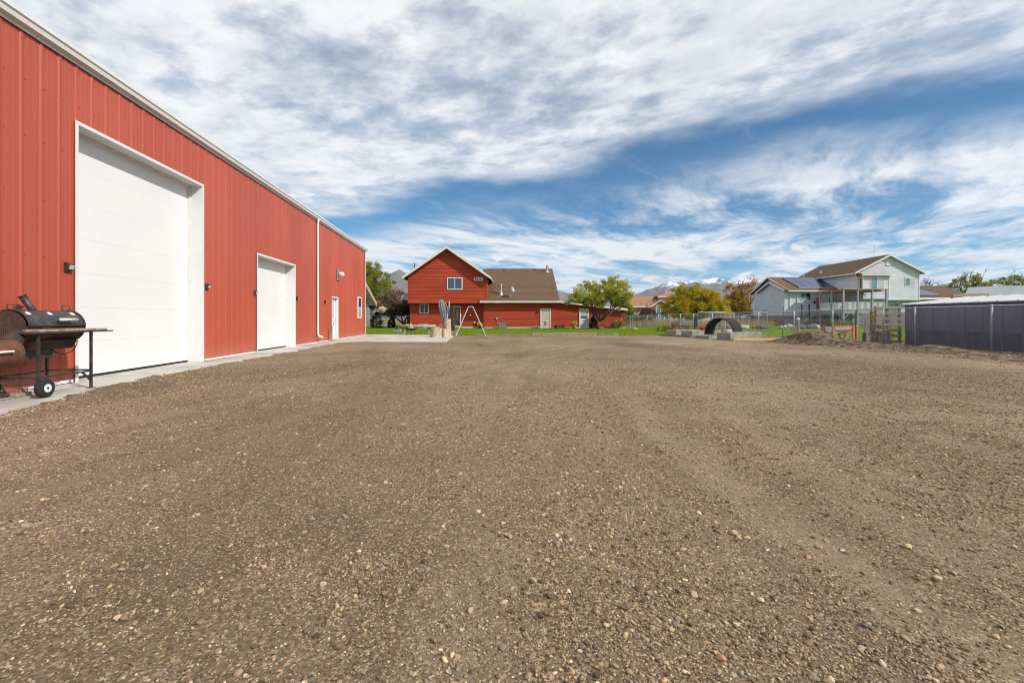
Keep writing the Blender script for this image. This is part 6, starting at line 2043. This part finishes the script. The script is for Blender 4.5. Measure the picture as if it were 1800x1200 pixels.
wb = MB().box(-0.28, 0.20, -0.10, 0.10, 0.0, 0.045).build("plank_offcut", timber_grey, bevel=0.005)
wb.location = (-6.65, 6.02, 0.0285)
tag(wb, "short grey board lying flat under the smoker", "board")

# ------------------------------------------------------------------ loose gravel stones
def gravel_points():
    r = np.random.default_rng(99)
    out = []
    bands = [(0.75, 1.6), (1.6, 2.4), (2.4, 3.4), (3.4, 4.8), (4.8, 6.8), (6.8, 9.5), (9.5, 13.5), (13.5, 19.5), (19.5, 27.5)]
    for y0, y1 in bands:
        smin = max(0.0056, 0.0020 * y0)
        dens_ = 1750.0 * (0.010 / smin) ** 3.4
        w_ = 1.25 * y1 + 0.6
        n_ = int(dens_ * 2 * w_ * (y1 - y0))
        x, y = r.uniform(-w_, w_, n_), r.uniform(y0, y1, n_)
        u_ = r.uniform(0, 1, n_)
        s = np.minimum(smin * (1 - u_) ** (-1 / 3.4), np.where(r.uniform(0, 1, n_) < 0.03, 0.045, 0.026))
        patch = fbm(x * 0.55 + 9, y * 0.35 + 3, 4, 301)
        fine = fbm(x * 3.1, y * 3.1, 3, 305)
        keep = r.uniform(0, 1, n_) < np.clip((patch - 0.34) * 3.2 + (fine - 0.5) * 2.4, 0.22, 1.0) * (1 - 0.75 * np.clip(track_mask(x, y), 0, 1))
        ex_ = np.interp(y, [a[0] for a in ap], [a[1] for a in ap])
        keep &= (x > ex_ - 0.12 * r.uniform(0, 1, n_) ** 2) & (x < 15.6)
        keep &= ~((y > 20.3) & (x < -2.9))
        keep &= ~((x > 11.6) & (y > 8.8))
        out.append(np.stack([x[keep], y[keep], s[keep]], 1))
    # pale scatter on the berm and along the fence
    n_ = 5200
    x, y = r.uniform(11.4, 15.6, n_), r.uniform(9, 21.5, n_)
    s = np.minimum(0.018 * (1 - r.uniform(0, 1, n_)) ** (-1 / 2.7), 0.07)
    out.append(np.stack([x, y, s], 1))
    return np.concatenate(out)


GP = gravel_points()
px_, py_, ps_ = GP[:, 0], GP[:, 1], GP[:, 2]
pz_ = lot_height(px_, py_)
on_berm = (px_ > 11.4) & (py_ > 9) & (px_ < 15.3) & (py_ < 21.5)
pz_ = np.where(on_berm, np.maximum(pz_, berm_h(px_, py_)), pz_)
ex_ = np.interp(py_, [a[0] for a in ap], [a[1] for a in ap])
pz_ = np.where((px_ < ex_) & (py_ < 20), 0.0285, pz_)
NPT = len(GP)
rr = np.random.default_rng(123)
me = bpy.data.meshes.new("loose_gravel")
me.vertices.add(NPT)
me.vertices.foreach_set("co", np.stack([px_, py_, pz_ + ps_ * 0.17], 1).astype(np.float32).ravel())
scl = np.stack([ps_ * rr.uniform(0.75, 1.25, NPT), ps_ * rr.uniform(0.6, 1.0, NPT), ps_ * rr.uniform(0.38, 0.75, NPT)], 1) * 0.5
a_ = me.attributes.new("scl", "FLOAT_VECTOR", "POINT")
a_.data.foreach_set("vector", scl.astype(np.float32).ravel())
rot = np.stack([rr.normal(0, 0.28, NPT), rr.normal(0, 0.28, NPT), rr.uniform(0, 6.28, NPT)], 1)
a_ = me.attributes.new("rot", "FLOAT_VECTOR", "POINT")
a_.data.foreach_set("vector", rot.astype(np.float32).ravel())
pal = np.array([(0.190, 0.138, 0.088), (0.29, 0.216, 0.140), (0.385, 0.297, 0.198), (0.235, 0.202, 0.162), (0.12, 0.088, 0.060), (0.48, 0.385, 0.265), (0.32, 0.21, 0.130), (0.215, 0.205, 0.19), (0.52, 0.45, 0.35), (0.37, 0.26, 0.12)])
pk = rr.choice(len(pal), NPT, p=[0.22, 0.21, 0.16, 0.11, 0.11, 0.08, 0.04, 0.03, 0.025, 0.015])
pc = np.ones((NPT, 4), np.float32)
pc[:, :3] = pal[pk] * rr.uniform(0.62, 1.28, (NPT, 1)) * np.array([1.04, 0.985, 0.93])
a_ = me.attributes.new("stone_col", "FLOAT_COLOR", "POINT")
a_.data.foreach_set("color", pc.ravel())
lg = bpy.data.objects.new("loose_gravel", me)
COL.objects.link(lg)
tag(lg, "loose brown and tan stones scattered over the gravel yard", "gravel", kind="stuff")

ng = bpy.data.node_groups.new("scatter_stones", "GeometryNodeTree")
ng.interface.new_socket("Geometry", in_out="INPUT", socket_type="NodeSocketGeometry")
ng.interface.new_socket("Geometry", in_out="OUTPUT", socket_type="NodeSocketGeometry")
N, L_ = ng.nodes, ng.links
gi, go = N.new("NodeGroupInput"), N.new("NodeGroupOutput")
join = N.new("GeometryNodeGeometryToInstance")
stone_m = attr_mat("loose_stone", "stone_col", 0.88, "INSTANCER")
for i in range(6):
    ic = N.new("GeometryNodeMeshIcoSphere")
    ic.inputs["Radius"].default_value = 1.0
    ic.inputs["Subdivisions"].default_value = 2
    po = N.new("GeometryNodeInputPosition")
    nz = N.new("ShaderNodeTexNoise")
    nz.noise_dimensions = "4D"
    nz.inputs["Scale"].default_value = 0.85
    nz.inputs["Detail"].default_value = 1.5
    nz.inputs["W"].default_value = 3.7 * i
    L_.new(po.outputs[0], nz.inputs["Vector"])
    mr = N.new("ShaderNodeMapRange")
    mr.inputs[1].default_value, mr.inputs[2].default_value = 0.25, 0.75
    mr.inputs[3].default_value, mr.inputs[4].default_value = 0.55, 1.35
    L_.new(nz.outputs[0], mr.inputs[0])
    vm = N.new("ShaderNodeVectorMath")
    vm.operation = "SCALE"
    L_.new(po.outputs[0], vm.inputs[0])
    L_.new(mr.outputs[0], vm.inputs["Scale"])
    sp_ = N.new("GeometryNodeSetPosition")
    L_.new(ic.outputs[0], sp_.inputs["Geometry"])
    L_.new(vm.outputs[0], sp_.inputs["Position"])
    sm = N.new("GeometryNodeSetMaterial")
    sm.inputs["Material"].default_value = stone_m
    L_.new(sp_.outputs[0], sm.inputs["Geometry"])
    L_.new(sm.outputs[0], join.inputs[0])
io = N.new("GeometryNodeInstanceOnPoints")
L_.new(gi.outputs[0], io.inputs["Points"])
L_.new(join.outputs[0], io.inputs["Instance"])
io.inputs["Pick Instance"].default_value = True
ri = N.new("FunctionNodeRandomValue")
ri.data_type = "INT"
for s_ in ri.inputs:
    if s_.name == "Max" and s_.type == "INT":
        s_.default_value = 5
L_.new([o_ for o_ in ri.outputs if o_.type == "INT"][0], io.inputs["Instance Index"])


def named(name_):
    nd = N.new("GeometryNodeInputNamedAttribute")
    nd.data_type = "FLOAT_VECTOR"
    nd.inputs[0].default_value = name_
    return nd.outputs[0]


L_.new(named("scl"), io.inputs["Scale"])
L_.new(named("rot"), io.inputs["Rotation"])
L_.new(io.outputs[0], go.inputs[0])
md = lg.modifiers.new("scatter", "NODES")
md.node_group = ng

# ------------------------------------------------------------------ valley air
hz = bpy.data.materials.new("valley_haze")
hz.use_nodes = True
hz.node_tree.nodes.clear()
_t = NT(hz.node_tree)
pv_ = _t.n("ShaderNodeVolumePrincipled")
pv_.inputs["Color"].default_value = (0.60, 0.76, 1.0, 1.0)
pv_.inputs["Density"].default_value = 0.000065
pv_.inputs["Anisotropy"].default_value = 0.2
_o = _t.n("ShaderNodeOutputMaterial")
_t.put(_o.inputs["Volume"], pv_.outputs[0])
hb_ = box(-7200, 7200, -3200, 9200, -2.0, 640.0).build("haze", hz)
tag(hb_, kind="stuff")
print("stones", NPT)
